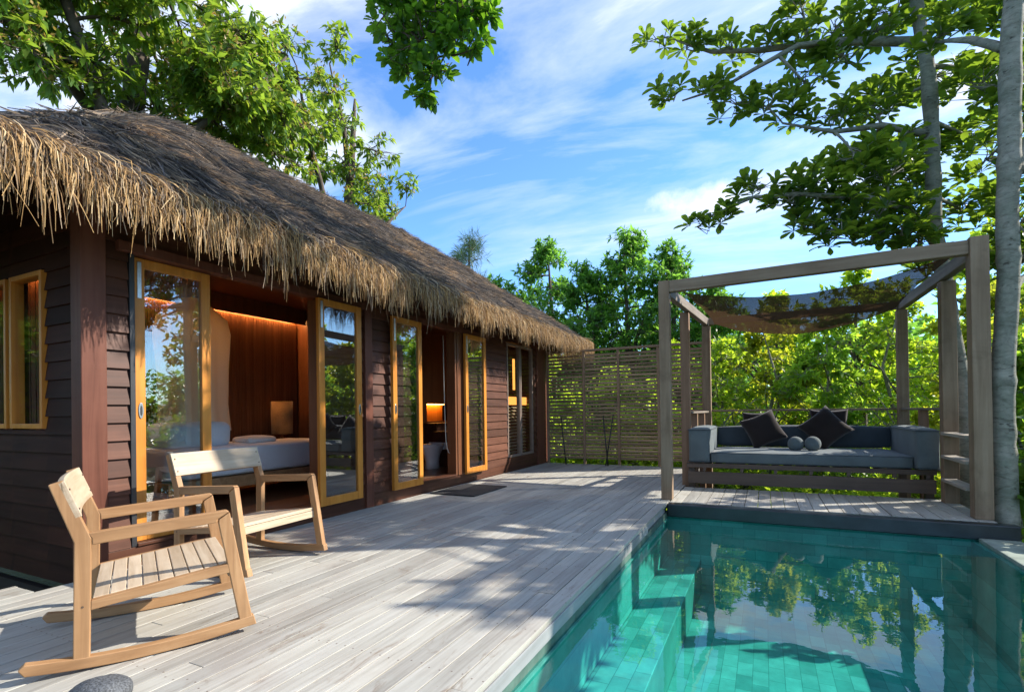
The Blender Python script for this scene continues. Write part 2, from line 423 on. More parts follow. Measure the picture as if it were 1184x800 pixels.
# ------------------------------------------------------------------ foliage
def leaf_template(kind):
    if kind == 'obovate':
        rows = [(0, .012, 0), (.25, .075, .02), (.5, .15, .015), (.74, .205, -.015), (.91, .16, -.06), (1.0, .03, -.10)]
        V = []; T = []
        for t, w_, z_ in rows: V += [(t, -w_, z_ + .03 * (w_ > .05)), (t, 0, z_ - .012), (t, w_, z_ + .03 * (w_ > .05))]
        for i in range(len(rows) - 1):
            for k in (0, 1):
                p, q = 3 * i + k, 3 * i + 3 + k
                T += [(p, q, q + 1), (p, q + 1, p + 1)]
        return np.array(V, float), np.array(T)
    if kind == 'lance':
        V = np.array([(0, 0, 0), (.5, 0, -.03), (1, 0, -.20), (.42, .19, .03), (.42, -.19, .03)], float)
        return V, np.array([(0, 1, 3), (1, 2, 3), (0, 4, 1), (1, 4, 2)])
    if kind == 'oval':
        V = np.array([(0, 0, 0), (1, 0, -.08), (.3, .22, .04), (.72, .22, .02), (.3, -.22, .04), (.72, -.22, .02)], float)
        return V, np.array([(0, 1, 2), (2, 1, 3), (0, 4, 1), (4, 5, 1)])
    if kind == 'needle':
        V = np.array([(0, 0, 0), (1, 0, -.05), (.5, .03, 0)], float)
        return V, np.array([(0, 1, 2)])
    V = np.array([(0, 0, 0), (1, 0, -.06), (.45, .26, .05), (.45, -.26, .05)], float)   # rhomb
    return V, np.array([(0, 1, 2), (0, 3, 1)])

def place_leaves(kind, P, D, S, rng, flip=.35):
    """P base points, D leaf directions, S sizes -> V,F"""
    V0, T0 = leaf_template(kind)
    n = len(P)
    D = D / (np.linalg.norm(D, axis=1, keepdims=True) + 1e-9)
    up = np.tile(np.array([0, 0, 1.0]), (n, 1)) + rng.normal(0, flip, (n, 3))
    side = np.cross(up, D); side /= (np.linalg.norm(side, axis=1, keepdims=True) + 1e-9)
    nor = np.cross(D, side)
    W = V0[None, :, :] * S[:, None, None]
    V = P[:, None, :] + W[..., 0:1] * D[:, None, :] + W[..., 1:2] * side[:, None, :] + W[..., 2:3] * nor[:, None, :]
    F = T0[None] + (np.arange(n) * len(V0))[:, None, None]
    return V.reshape(-1, 3), F.reshape(-1, 3)

def limb_points(path, rads, step=.25):
    pts = []; rr = []
    for (a, b, r0, r1) in zip(path[:-1], path[1:], rads[:-1], rads[1:]):
        a = np.array(a, float); b = np.array(b, float)
        k = max(2, int(np.linalg.norm(b - a) / step))
        for i in range(k):
            t = i / k; pts.append(a + (b - a) * t); rr.append(r0 + (r1 - r0) * t)
    pts.append(np.array(path[-1], float)); rr.append(rads[-1])
    return pts, rr

def make_tree(name, label, cat, base, limbs, clusters, leaf, leafmat, bark, size=.15, twigs_per=26, rosette=8,
              along=0, droop=.25, group=None, extra=None, seed=1, twig_r=.008, flip=.35, crook=.06, szvar=.42, upright=0):
    """limbs: list of (path, radii), the first is the trunk.  clusters: (centre, radii, weight)."""
    rng = np.random.default_rng(seed)
    root = thing(name, label, cat, base, 0, group)
    tb = MB(); bb = tb
    nodes = []; nrad = []
    for i, (path, rads) in enumerate(limbs):
        knotty = i == 0 and bark is M['bark_pale'] and rads[0] > .1
        pts, rr = limb_points(path, rads, .05 if knotty else .22)
        if knotty:
            off = rng.uniform(0, 50)
            pts = [p + .03 * np.array([mnoise.noise((p[2] * 1.1, off, 0)), mnoise.noise((p[2] * 1.1, off, 5)), 0]) for p in pts]
            sw = np.zeros(len(rr))
            for q_ in rng.choice(len(rr), len(rr) // 9, replace=False):
                sw[q_] += rng.uniform(.05, .16); sw[max(0, q_ - 1)] += .05; sw[min(len(rr) - 1, q_ + 1)] += .05
            rr = [r_ * (1 + .05 * mnoise.noise((k * .35, off, 3)) + s_) for k, (r_, s_) in enumerate(zip(rr, sw))]
        else:
            pts = [p + (rng.normal(0, crook * r_ ** .5 * .35, 3) if 0 < k < len(pts) - 1 else 0) for k, (p, r_) in enumerate(zip(pts, rr))]
            rr = [r_ * (1 + rng.uniform(-.06, .10)) for r_ in rr]
        (tb if i == 0 else bb).tube(pts, rr, 12 if i == 0 else 7)
        nodes += pts; nrad += rr
    P = []; D = []; S = []; EP = []; ED = []
    for (c, r, w) in clusters:
        c = np.array(c, float); r = np.array(r if hasattr(r, '__len__') else (r, r, r * .75), float)
        # a bough from the nearest limb node to the cluster's middle
        A = np.array(nodes); dd = np.linalg.norm(A - c, axis=1); j = int(dd.argmin())
        hub = c - np.array([0, 0, r[2] * .25])
        if dd[j] > .25:
            mid = (A[j] + hub) / 2 + rng.normal(0, .06 * dd[j], 3) + np.array([0, 0, .05 * dd[j]])
            q = [A[j] * (1 - t) ** 2 + 2 * mid * t * (1 - t) + hub * t * t for t in np.linspace(0, 1, 7)]
            r0 = min(nrad[j] * .8, .012 + .02 * dd[j])
            bb.tube(q, np.linspace(r0, max(twig_r * 1.4, .008), 7), 6, False)
            loc = q[1:]
        else:
            loc = [hub]
        n = max(3, int(twigs_per * w))
        for _ in range(n):
            d = rng.normal(0, 1, 3); d /= np.linalg.norm(d)
            tip = c + d * r * rng.uniform(.35, 1.0) ** .6
            a = np.array(loc[rng.integers(len(loc) // 2, len(loc))])
            m2 = (a + tip) / 2 + rng.normal(0, .05, 3)
            bb.tube([a, m2, tip], [twig_r, twig_r * .75, twig_r * .4], 4, False)
            out = (tip - m2); out /= (np.linalg.norm(out) + 1e-6)
            if upright: out = out * (1 - upright) + np.array([0, 0, upright]); out /= np.linalg.norm(out)
            k = rosette
            ph = rng.uniform(0, 6.28)
            s1 = np.cross(out, [0, 0, 1.0]); s1 /= (np.linalg.norm(s1) + 1e-6); s2 = np.cross(out, s1)
            for i in range(k):
                an = ph + 2 * math.pi * i / k + rng.normal(0, .25)
                sp = rng.uniform(.55, 1.1)
                dv = out * (1 - sp * .5) + (s1 * math.cos(an) + s2 * math.sin(an)) * sp + np.array([0, 0, -droop])
                P.append(tip - out * rng.uniform(0, .04)); D.append(dv); S.append(size * rng.uniform(1 - szvar, 1 + szvar))
            for i in range(along):
                t = rng.uniform(.15, 1)
                p = a * (1 - t) ** 2 + 2 * m2 * t * (1 - t) + tip * t * t
                dv = rng.normal(0, .7, 3) + out * .5 + np.array([0, 0, -droop])
                P.append(p); D.append(dv); S.append(size * rng.uniform(1 - szvar, 1 + szvar))
            if extra and rng.random() < extra[0]:
                for i in range(14):
                    EP.append(tip + rng.normal(0, .05, 3) + np.array([0, 0, .05])); ED.append(rng.normal(0, 1, 3) + np.array([0, 0, .8]))
    tb.build('trunk', bark, root, smooth=True)
    V, F = place_leaves(leaf, np.array(P), np.array(D), np.array(S), rng, flip)
    fastmesh('crown', V, F, leafmat, root)
    if EP:
        V, F = place_leaves('rhomb', np.array(EP), np.array(ED), np.full(len(EP), .07), rng, 1)
        fastmesh('blossom', V, F, extra[1], root)
    return root

# ------------------------------------------------------------------ ground
def ground_z(x, y):
    def ss(a, b, t):
        t = min(1, max(0, (t - a) / (b - a))); return t * t * (3 - 2 * t)
    z = -1.75 + 1.05 * ss(7.5, 11, y) + .55 * ss(-4.2, -6.5, x) * (1 - ss(7.5, 11, y))
    z += 3.2 * ss(16, 70, y) + 6 * ss(60, 220, y) - 1.2 * ss(4, 14, x) * (1 - ss(14, 40, y))
    return z
def build_ground():
    xs = sorted(set([round(v, 3) for v in list(np.linspace(-14, 14, 71)) + list(np.sign(np.linspace(-1, 1, 61)) * (14 + 686 * np.abs(np.linspace(-1, 1, 61)) ** 2.2))]))
    ys = sorted(set([round(v, 3) for v in list(np.linspace(-6, 30, 91)) + list(30 + 700 * np.linspace(0, 1, 40) ** 2) + list(-6 - 300 * np.linspace(0, 1, 16) ** 2)]))
    V = []
    for y in ys:
        for x in xs:
            V.append((x, y, ground_z(x, y) + .10 * mnoise.noise((x * .6, y * .6, 0)) + .05 * mnoise.noise((x * 2, y * 2, 3))))
    nx = len(xs)
    F = [(j * nx + i, j * nx + i + 1, (j + 1) * nx + i + 1, (j + 1) * nx + i) for j in range(len(ys) - 1) for i in range(nx - 1)]
    o = fastmesh('ground', np.array(V), np.array(F), M['ground'], None, True)
    struct(o)
build_ground()

# ------------------------------------------------------------------ deck, platform, pool
BW = .1055
def boards(x0, x1, y0, y1, w, z=0, gap=.005, lmin=2.2, lmax=4.2):
    b = MB(); x = x1
    while x > x0 + .02:
        xa = max(x0, x - w)
        y = y0 - random.uniform(0, 2)
        while y < y1:
            ye = y + random.uniform(lmin, lmax)
            a, c = max(y, y0), min(ye - .003, y1)
            if c - a > .05:
                dz = random.uniform(-.0025, .0015)
                b.box(xa + gap / 2, x - gap / 2, a, c, z - .03 + dz, z + dz)
            y = ye
        x -= w
    return b
XW = -4.105                     # front wall plane
XP = -1.016                     # pool side of the deck
WL = -.155                      # water level
d = boards(XW + .02, XP, -2.5, 9.84, BW)
xe_ = XW + .02
d3 = boards(-4.34, xe_ - .002, -2.5, 1.55, BW)
d.add(d3.v, d3.f)
struct(d.build('deck', M['deck'], None, .002))
jb = MB()
for y in np.arange(-2.2, 9.8, .52):
    jb.box(-4.3 if y < 1.5 else -4.05, XP - .06, y - .03, y + .03, -.16, -.036)
jb.box(-4.33, -4.28, -2.5, 1.5, -.2, -.036)
jb.box(-8.7, -3.9, 1.9, 1.95, -1.6, -.2)
for x in (-4.2, -2.6):
    for y in (-2, 0, 1.4): jb.box(x - .05, x + .05, y - .05, y + .05, -2.0, -.16)
struct(jb.build('deck_joists', M['dark_gap']))
fb = MB()
fb.box(XP - .03, XP + .004, -2.5, 4.96, -.105, -.034)
fb.box(XP - .055, XP - .03, 4.96, 6.17, -.13, -.034)
struct(fb.build('deck_fascia', M['fascia'], None, .003))
# platform under the pergola, in front of the daybed
p = boards(-1.010, 1.90, 6.16, 7.42, .132, 0.0, .006, 3, 5)
struct(p.build('pergola_deck', M['deck'], None, .002))
# coping
c = MB()
c.box(-1.012, 2.02, 6.035, 6.155, -.150, -.004)
co = c.build('pool_coping', M['stone_dark'], None, .012); struct(co)
w = MB(); w.box(1.72, 2.01, -3.2, 6.02, -1.5, -.128); struct(w.build('pool_weir', M['stone_weir'], None, .006))
# basin
bf = MB(); bf.add([(-1.0, -3.2, -.96), (1.74, -3.2, -.96), (1.74, 6.1, -.96), (-1.0, 6.1, -.96)], [(0, 1, 2, 3)])
struct(bf.build('pool_floor', M['tile_floor']))
bx = MB(); bx.box(-1.02, 1.74, 6.06, 6.20, -1.5, -.153); bx.box(-1.0, 1.74, -3.4, -3.2, -1.5, -.16)
struct(bx.build('pool_wall', M['tile_x']))
by = MB(); by.box(-1.13, -1.02, -3.2, 6.06, -1.5, -.185); by.box(1.68, 1.719, -3.2, 6.06, -1.5, -.165)
struct(by.build('pool_wall', M['tile_y']))
bd = MB(); bd.box(-1.13, -1.0185, -3.2, 6.20, -.184, -.107); struct(bd.build('pool_kerb', M['kerb'], None, .002))
be = MB(); be.box(-1.019, -.66, -3.0, 6.055, -.959, -.60)
struct(be.build('pool_bench', M['tile_floor'], None, .008))
lp = MB(); lp.box(-1.0175, -1.003, -3.0, 6.03, -.178, -.168); struct(lp.build('pool_ledge', M['stone_weir']))
wt = MB()
wt.add([(-1.0195, -3.2, WL), (1.725, -3.2, WL), (1.725, 6.058, WL), (-1.0195, 6.058, WL)], [(0, 1, 2, 3)])
struct(wt.build('pool_water', M['water']))

# ------------------------------------------------------------------ house
house = thing('thatched_bungalow', 'long dark timber bungalow with shaggy thatched hip roof beside the deck', 'bungalow', (-6.3, 5.9, 0))
Y0, Y1 = 1.82, 9.98
XB = -8.6
doors = [(2.10, 3.88), (5.46, 6.46)]     # openings in the front wall
wins = [(8.14, 9.30)]
ZB, ZH = .14, 2.24
def siding_run(b, y0, y1, z0, z1):
    z = .14; e = .128
    z = ZB
    while z < 3.0:
        a, c = max(z, z0), min(z + e, z1)
        if c - a > .012:
            t0 = (a - z) / e; t1 = (c - z) / e
            xo = lambda t: XW + .022 * (1 - t) - .004
            b.prism([(XW - .10, a), (xo(t0), a), (xo(t1), c), (XW - .10, c)], 'y', y0, y1)
        z += e
sb = MB()
cuts = sorted(doors + wins)
y = Y0 + .13
for (a, c) in cuts:
    siding_run(sb, y, a - .004, 0, 3)
    siding_run(sb, a - .004, c + .004, ZH + .09, 3)
    if (a, c) in wins: siding_run(sb, a - .004, c + .004, 0, .24)
    y = c + .004
siding_run(sb, y, 9.44, 0, 3)
sb.build('front_wall', M['siding'], house)
# base plinth under the wall, stepping out a little
pl = MB(); pl.box(XW - .1, XW + .012, Y0 + .13, Y1, -.02, ZB - .003); pl.build('plinth', M['siding'], house, .004)
# end wall facing the camera side
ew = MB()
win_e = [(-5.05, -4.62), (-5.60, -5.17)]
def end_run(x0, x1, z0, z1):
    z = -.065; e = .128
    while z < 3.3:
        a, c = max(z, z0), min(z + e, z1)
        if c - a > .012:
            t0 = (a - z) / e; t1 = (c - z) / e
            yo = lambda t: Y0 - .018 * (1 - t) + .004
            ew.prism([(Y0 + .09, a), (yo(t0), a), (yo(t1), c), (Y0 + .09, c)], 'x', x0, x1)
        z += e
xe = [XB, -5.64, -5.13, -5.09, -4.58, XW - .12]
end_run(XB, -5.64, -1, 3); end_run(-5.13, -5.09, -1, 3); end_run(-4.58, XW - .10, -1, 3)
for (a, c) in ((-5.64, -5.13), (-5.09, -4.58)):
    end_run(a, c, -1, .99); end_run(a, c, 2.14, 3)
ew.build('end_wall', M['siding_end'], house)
bw = MB(); bw.box(XB - .1, XB, Y0, Y1, -.1, 3.0); bw.box(XB, XW - .101, Y1 - .1, Y1, -.1, 3.0)
bw.build('rear_wall', M['siding'], house)
cp = MB(); cp.box(XW - .105, XW + .03, Y0 - .02, Y0 + .13, -.07, 3.0); cp.build('corner_post', M['post_brown'], house, .005)
cp = MB(); cp.box(XW - .1, XW + .03, 9.44, 9.99, -.02, 3.0); cp.build('corner_post', M['post_brown'], house, .005)
cp = MB(); cp.box(XW + .0, XW + .045, 4.50, 4.62, 0.0, 3.0); cp.build('wall_batten', M['post_brown'], house, .004)
cp = MB(); cp.box(XW - .02, XW + .03, 6.47, 6.66, ZB, 2.5); cp.build('wall_batten', M['redwood'], house, .004)
# lintel boards / rail that the doors slide on
for (a, c) in ((2.02, 4.52), (4.90, 7.40)):
    lt = MB(); lt.box(XW - .06, XW + .05, a, c, ZH + .015, ZH + .088); lt.build('door_track', M['post_brown'], house, .004)
# jambs
for (a, c) in doors:
    j = MB(); j.box(XW - .13, XW + .02, a, a + .035, ZB, ZH + .012); j.build('door_jamb', M['black_metal'], house, .003)
    j = MB(); j.box(XW - .13, XW + .02, c - .04, c, ZB, ZH + .012); j.build('door_jamb', M['redwood'], house, .003)
    j = MB(); j.box(XW - .13, XW + .03, a + .036, c - .041, ZB - .002, ZB + .02); j.build('door_sill', M['siding'], house, .003)
def leaf_door(y0, y1, x, z0, z1, handle_y, label):
    st = .075; th = .042
    f = MB()
    f.box(x, x + th, y0, y0 + st, z0, z1); f.box(x, x + th, y1 - st, y1, z0, z1)
    f.box(x + .001, x + th - .001, y0 + st, y1 - st, z1 - .07, z1); f.box(x + .001, x + th - .001, y0 + st, y1 - st, z0, z0 + .085)
    o = f.build('sliding_door', M['door_wood'], house, .004); o['label'] = label
    g = MB(); g.box(x + .018, x + .024, y0 + st - .01, y1 - st + .01, z0 + .075, z1 - .06); g.build('glass_pane', M['glass'], o)
    h = MB(); zc = 1.12
    h.prism([(handle_y + .018 * math.cos(t) , zc + .06 * math.sin(t) * (1 if abs(math.sin(t)) < .9 else 1)) for t in np.linspace(0, 2 * math.pi, 20, endpoint=False)], 'x', x + th, x + th + .006)
    h.build('handle', M['steel'], o, .002)
    h = MB(); h.prism([(handle_y + .008 * math.cos(t), zc + .038 * math.sin(t)) for t in np.linspace(0, 2 * math.pi, 16, endpoint=False)], 'x', x + th + .006, x + th + .0075)
    h.build('keyhole_recess', M['black_metal'], o)
    k = MB(); k.box(x + th, x + th + .008, y0 + .022, y0 + .05, z1 - .30, z1 - .03); k.build('flush_bolt', M['steel'], o, .002)
leaf_door(2.155, 2.735, XW - .075, ZB + .022, ZH + .01, 2.195, 'glazed sliding door leaf standing inside the bedroom opening')
leaf_door(3.775, 4.385, XW + .055, ZB, ZH + .01, 4.345, 'glazed sliding door leaf parked outside the wall right of the bedroom opening')
leaf_door(4.92, 5.505, XW + .055, ZB, ZH + .01, 4.962, 'glazed sliding door leaf parked left of the bathroom opening')
leaf_door(6.60, 7.23, XW + .055, ZB, ZH + .01, 6.64, 'glazed sliding door leaf parked right of the bathroom opening')
# corner window, two narrow panes
for (a, c) in ((8.16, 8.70), (8.72, 9.28)):
    f = MB(); fr = .035
    f.box(XW - .06, XW + .01, a, a + fr, .245, 2.30); f.box(XW - .06, XW + .01, c - fr, c, .245, 2.30)
    f.box(XW - .059, XW + .009, a + fr, c - fr, .245, .285); f.box(XW - .059, XW + .009, a + fr, c - fr, 2.26, 2.30)
    o = f.build('window', M['winframe'], house, .003)
    g = MB(); g.box(XW - .03, XW - .024, a + fr - .005, c - fr + .005, .28, 2.265); g.build('window_pane', M['glass_clear'], o)
# louvre blind slats behind the corner window
lb = MB()
for z in np.arange(.30, 1.15, .06): lb.beam((XW - .16, 8.2, z), (XW - .16, 9.26, z), .045, .006, (.6, 0, .8))
lb.build('louvre_blind', M['slat'], house)
tl = MB(); tl.box(XW - .42, XW - .40, 9.25, 9.32, 1.50, 2.12); tl.build('tube_lamp', M['tube_lamp'], house)
tl = MB(); tl.box(XW - .42, XW - .40, 8.95, 9.86, 1.20, 1.36); tl.build('tube_lamp', M['tube_lamp'], house)
# end wall windows
for (a, c) in ((-5.08, -4.59), (-5.63, -5.14)):
    f = MB(); fr = .032
    f.box(a, a + fr, Y0 - .03, Y0 + .05, 1.0, 2.13); f.box(c - fr, c, Y0 - .03, Y0 + .05, 1.0, 2.13)
    f.box(a + fr, c - fr, Y0 - .029, Y0 + .049, 1.0, 1.035); f.box(a + fr, c - fr, Y0 - .029, Y0 + .049, 2.095, 2.13)
    o = f.build('window', M['door_wood'], house, .003)
    g = MB(); g.box(a + fr - .005, c - fr + .005, Y0 - .008, Y0 - .002, 1.03, 2.10); g.build('window_pane', M['glass_clear'], o)
# interior
fl = MB(); fl.box(XB, XW - .13, Y0 + .1, Y1 - .1, .02, ZB); fl.build('interior_floor', M['floorwood'], house)
ce = MB(); ce.box(XB, XW - .11, Y0 + .1, Y1 - .1, 2.62, 2.68); ce.build('ceiling', M['redwood'], house)
pw = MB(); pw.box(XB, XW - .12, 5.53, 5.60, ZB, 2.62); pw.build('partition_wall', M['redwood'], house)
bk = MB()
yy = Y0 + .12
while yy < 5.50:
    bk.box(-6.34, -6.30 + random.uniform(0, .004), yy, yy + .034, ZB, 2.42); yy += .04
bk.build('slatted_bedroom_wall', M['redwood'], house)
bk = MB(); bk.box(-6.46, -6.342, Y0 + .1, 5.52, ZB, 2.62); bk.build('bedroom_wall_core', M['redwood'], house)
bk = MB(); bk.box(-6.34, -6.14, Y0 + .1, 5.52, 2.47, 2.615); bk.build('cove_pelmet', M['redwood'], house, .004)
bk = MB(); bk.box(-6.138, -6.12, Y0 + .1, 5.52, 2.395, 2.615); bk.build('cove_lip', M['redwood'], house, .003)
bk = MB(); bk.box(-6.29, -6.265, Y0 + .15, 5.48, 2.452, 2.468); bk.build('cove_light', M['cove'], house)
bt = MB(); bt.box(-5.9, -5.80, 5.61, 8.10, ZB, 2.62); bt.box(-5.9, -5.80, 8.95, Y1 - .1, ZB, 2.62); bt.box(-5.9, -5.80, 8.10, 8.95, ZB, .90); bt.box(-5.9, -5.80, 8.10, 8.95, 1.24, 2.62)
bt.build('bathroom_wall', M['redwood'], house)
bt = MB(); bt.box(-6.1, -6.05, 8.05, 9.0, .85, 1.3); bt.build('niche_back', M['door_wood'], house)
bt = MB(); bt.box(-6.04, -5.96, 8.11, 8.94, 1.226, 1.238); bt.build('niche_lamp', M['niche_lamp'], house)
bt = MB(); bt.box(-5.78, -5.45, 7.9, 8.7, ZB, .87); bt.build('vanity_box', M['siding'], house, .005)
# door pull cord
cd = MB(); cd.tube([(XW - .14, 6.36, 2.2), (XW - .14, 6.37, 1.2), (XW - .12, 6.37, .62), (XW - .1, 6.40, .48), (XW - .08, 6.47, .44), (XW - .07, 6.5, .47)], [.006] * 6, 6)
tag(cd.build('pull_cord', M['rope'], None, smooth=True), 'pale pull cord hanging in the bathroom doorway', 'cord')

# roof -----------------------------------------------------------------
EX0, EX1, EY0, EY1 = -9.2, -3.42, 1.0, 10.82
ZE, ZR = 2.56, 4.66
RX = (EX0 + EX1) / 2
RUN_N, RUN_F, RUN_S = 2.35, 2.55, 2.89
def roof_z(x, y):
    a = min((EX1 - x) / RUN_S, (x - EX0) / RUN_S); b = (y - EY0) / RUN_N; c = (EY1 - y) / RUN_F
    k = .10
    # smooth minimum
    h = -k * math.log(math.exp(-a / k) + math.exp(-b / k) + math.exp(-c / k) + math.exp(-1.03 / k))
    h = max(-.1, h)
    return ZE + (ZR - ZE) * h
def rz(x, y):
    return roof_z(x, y) + .06 * mnoise.noise((x * 1.3, y * 1.3, 1)) + .035 * mnoise.noise((x * 4, y * 4, 2))
xs = np.linspace(EX0, EX1, 60); ys = np.linspace(EY0, EY1, 100)
V = []; F = []
for y in ys:
    for x in xs: V.append((x, y, rz(x, y)))
nx = len(xs)
for j in range(len(ys) - 1):
    for i in range(nx - 1): F.append((j * nx + i, j * nx + i + 1, (j + 1) * nx + i + 1, (j + 1) * nx + i))
nb = len(V)
for y in ys:
    for x in xs: V.append((x, y, rz(x, y) - .20 if (EX0 + .3 < x < EX1 - .3 and EY0 + .3 < y < EY1 - .3) else rz(x, y) - .16))
for j in range(len(ys) - 1):
    for i in range(nx - 1): F.append((nb + j * nx + i, nb + (j + 1) * nx + i, nb + (j + 1) * nx + i + 1, nb + j * nx + i + 1))
def edge(idx):
    for a, b_ in zip(idx[:-1], idx[1:]): F.append((a, b_, nb + b_, nb + a))
edge([i for i in range(nx)][::-1]); edge([(len(ys) - 1) * nx + i for i in range(nx)])
edge([j * nx for j in range(len(ys))]); edge([j * nx + nx - 1 for j in range(len(ys))][::-1])
roof = fastmesh('roof', np.array(V), np.array(F), M['thatch_under'], house, True)
# rafters' wall plate
wp = MB(); wp.box(XW - .1, XW - .01, Y0, Y1, 2.9, 3.0); wp.build('wall_plate', M['post_brown'], house)

def ribbons(paths, widths, rng):
    """paths (n,k,3), widths (n,) -> flat ribbons facing random ways"""
    n, k, _ = paths.shape
    d = paths[:, -1] - paths[:, 0]
    s = np.cross(d, rng.normal(0, 1, (n, 3))); s /= (np.linalg.norm(s, axis=1, keepdims=True) + 1e-9)
    taper = np.linspace(1, .35, k)[None, :, None]
    off = s[:, None, :] * widths[:, None, None] * .5 * taper
    V = np.stack([paths - off, paths + off], axis=2).reshape(-1, 3)
    q = np.array([(2 * i, 2 * i + 1, 2 * i + 3, 2 * i + 2) for i in range(k - 1)])
    F = q[None] + (np.arange(n) * 2 * k)[:, None, None]
    return V, F.reshape(-1, 4)
rng = np.random.default_rng(11)
# blades lying on the slopes
n = 52000
NT = 5200
tx = rng.uniform(-7.0, EX1 + .04, NT); ty = rng.uniform(EY0, EY1, NT); ta = rng.normal(0, .30, (NT, 2)); tl = rng.uniform(.18, .5, NT); th_ = rng.uniform(0, 1, NT) ** 3 * .10
ti = np.arange(n) % NT
X = tx[ti] + rng.normal(0, .035, n); Yv = ty[ti] + rng.normal(0, .045, n)
keep = []
paths = np.zeros((n, 3, 3)); wd = np.zeros(n)
for i in range(n):
    x, y = X[i], Yv[i]
    a = (EX1 - x) / RUN_S; b_ = (y - EY0) / RUN_N; c_ = (EY1 - y) / RUN_F
    m_ = min(a, b_, c_)
    dn = np.array([1., 0.]) if m_ == a else (np.array([0., -1.]) if m_ == b_ else np.array([0., 1.]))
    dn = dn + ta[ti[i]] + rng.normal(0, .10, 2)
    ln = tl[ti[i]] * rng.uniform(.6, 1.1)
    lift0 = rng.uniform(.0, .03); lift1 = rng.uniform(.005, .05) + th_[ti[i]] * rng.uniform(.6, 1.1)
    for t, kx in ((0, 0), (.5, 1), (1, 2)):
        px, py = x + dn[0] * ln * t, y + dn[1] * ln * t
        cx = min(px, EX1); cy = min(max(py, EY0), EY1)
        over = min(.16, math.hypot(px - cx, py - cy))
        px = cx + max(-.09, min(.09, px - cx)); py = cy + max(-.09, min(.09, py - cy))
        paths[i, kx] = (px, py, rz(cx, cy) - over * 1.1 + lift0 + (lift1 - lift0) * t)
    wd[i] = rng.uniform(.005, .016)
V, F = ribbons(paths, wd, rng)
fastmesh('thatch', V, F, M['thatch'], roof)
# fringe hanging from the eaves
def fringe(p0, p1, outv, n, lmin, lmax, back=.13):
    p0 = np.array(p0); p1 = np.array(p1); outv = np.array(outv)
    t = rng.uniform(0, 1, n)
    Ls = np.zeros(n); P = np.zeros((n, 6, 3)); W = np.zeros(n)
    along = (p1 - p0) / np.linalg.norm(p1 - p0)
    for i in range(n):
        base = p0 + (p1 - p0) * t[i]
        s = np.dot(base, along)
        clump = .5 + .6 * mnoise.noise((s * 2.3, 0, 7)) + .75 * mnoise.noise((s * 8, 3, 7))
        bk = rng.uniform(0, 1) ** 1.5 * back
        st = base - outv * bk
        z = ZE + bk * .72 + rng.uniform(-.17, .015)
        ln = (lmin + (lmax - lmin) * np.clip(clump * .7 + rng.uniform(-.1, .4), 0, 1.15)) * rng.uniform(.42, 1.12) + bk * .55
        lat = rng.normal(0, .13)
        if rng.random() < .05: lat *= 3.0; ln *= 1.12
        kick = rng.uniform(.25, .9)
        for k in range(6):
            u = k / 5
            o_ = outv * ((bk + .06) * min(1, u * 1.7) * .95 + .10 * kick * math.sin(min(u * 2.2, 1.57)) + rng.normal(0, .006) * u)
            dz = -ln * (u ** 1.25) if bk < .15 else -(ln) * (u ** 1.1)
            P[i, k] = st + o_ + along * (lat * ln * u) + np.array([0, 0, z + dz])
        W[i] = rng.uniform(.0045, .0105)
    return P, W
parts = [fringe((EX1, EY0 - .05, 0), (EX1, 5.0, 0), (1, 0, 0), 3700, .07, .47),
         fringe((EX1, 5.0, 0), (EX1, EY1, 0), (1, 0, 0), 4200, .05, .42),
         fringe((EX1 + .05, EY0, 0), (-7.5, EY0, 0), (0, -1, 0), 2600, .14, .46),
         fringe((EX1, EY1, 0), (-7.5, EY1, 0), (0, 1, 0), 2200, .22, .42)]
PP = np.concatenate([p_ for p_, _ in parts]); WW = np.concatenate([w_ for _, w_ in parts])
V, F = ribbons(PP, WW, rng)
fastmesh('thatch_fringe', V, F, M['fringe'], roof)

# ------------------------------------------------------------------ things inside the house
def soft_box(b, x0, x1, y0, y1, z0, z1, r=.03, puff=.02, n=10):
    """rounded cushion block"""
    base = len(b.v)
    cx, cy, cz = (x0 + x1) / 2, (y0 + y1) / 2, (z0 + z1) / 2
    hx, hy, hz = (x1 - x0) / 2, (y1 - y0) / 2, (z1 - z0) / 2
    import bmesh
    bm = bmesh.new(); bmesh.ops.create_cube(bm, size=2)
    bmesh.ops.subdivide_edges(bm, edges=bm.edges[:], cuts=n, use_grid_fill=True)
    for v in bm.verts:
        x, y, z = v.co
        px, py, pz = x * hx, y * hy, z * hz
        # rounding
        ix, iy, iz = max(-hx + r, min(hx - r, px)), max(-hy + r, min(hy - r, py)), max(-hz + r, min(hz - r, pz))
        dx, dy, dz = px - ix, py - iy, pz - iz
        l = math.sqrt(dx * dx + dy * dy + dz * dz)
        if l > 1e-6:
            s = r / l; px, py, pz = ix + dx * s, iy + dy * s, iz + dz * s
        bul = (1 - x * x) * (1 - y * y)
        pz += puff * bul * (1 if z > 0 else -.2) * (1 if abs(z) > .9 else 0)
        px += puff * .6 * (1 - y * y) * (1 - z * z) * (1 if x > .99 else -1 if x < -.99 else 0)
        py += puff * .6 * (1 - x * x) * (1 - z * z) * (1 if y > .99 else -1 if y < -.99 else 0)
        q = (px + cx, py + cy, pz + cz)
        w_ = .006 * mnoise.noise((q[0] * 6, q[1] * 6, q[2] * 6))
        v.co = (q[0] + w_, q[1] + w_, q[2] + w_)
    b.add([v.co[:] for v in bm.verts], [[v.index for v in f.verts] for f in bm.faces]) if False else None
    bm.verts.index_update()
    b.add([tuple(v.co) for v in bm.verts], [tuple(v.index for v in f.verts) for f in bm.faces]); bm.free()
    return b
bed = thing('bed', 'low wooden bed with a white sheet inside the bedroom doorway', 'bed', (-5.6, 4.1, ZB))
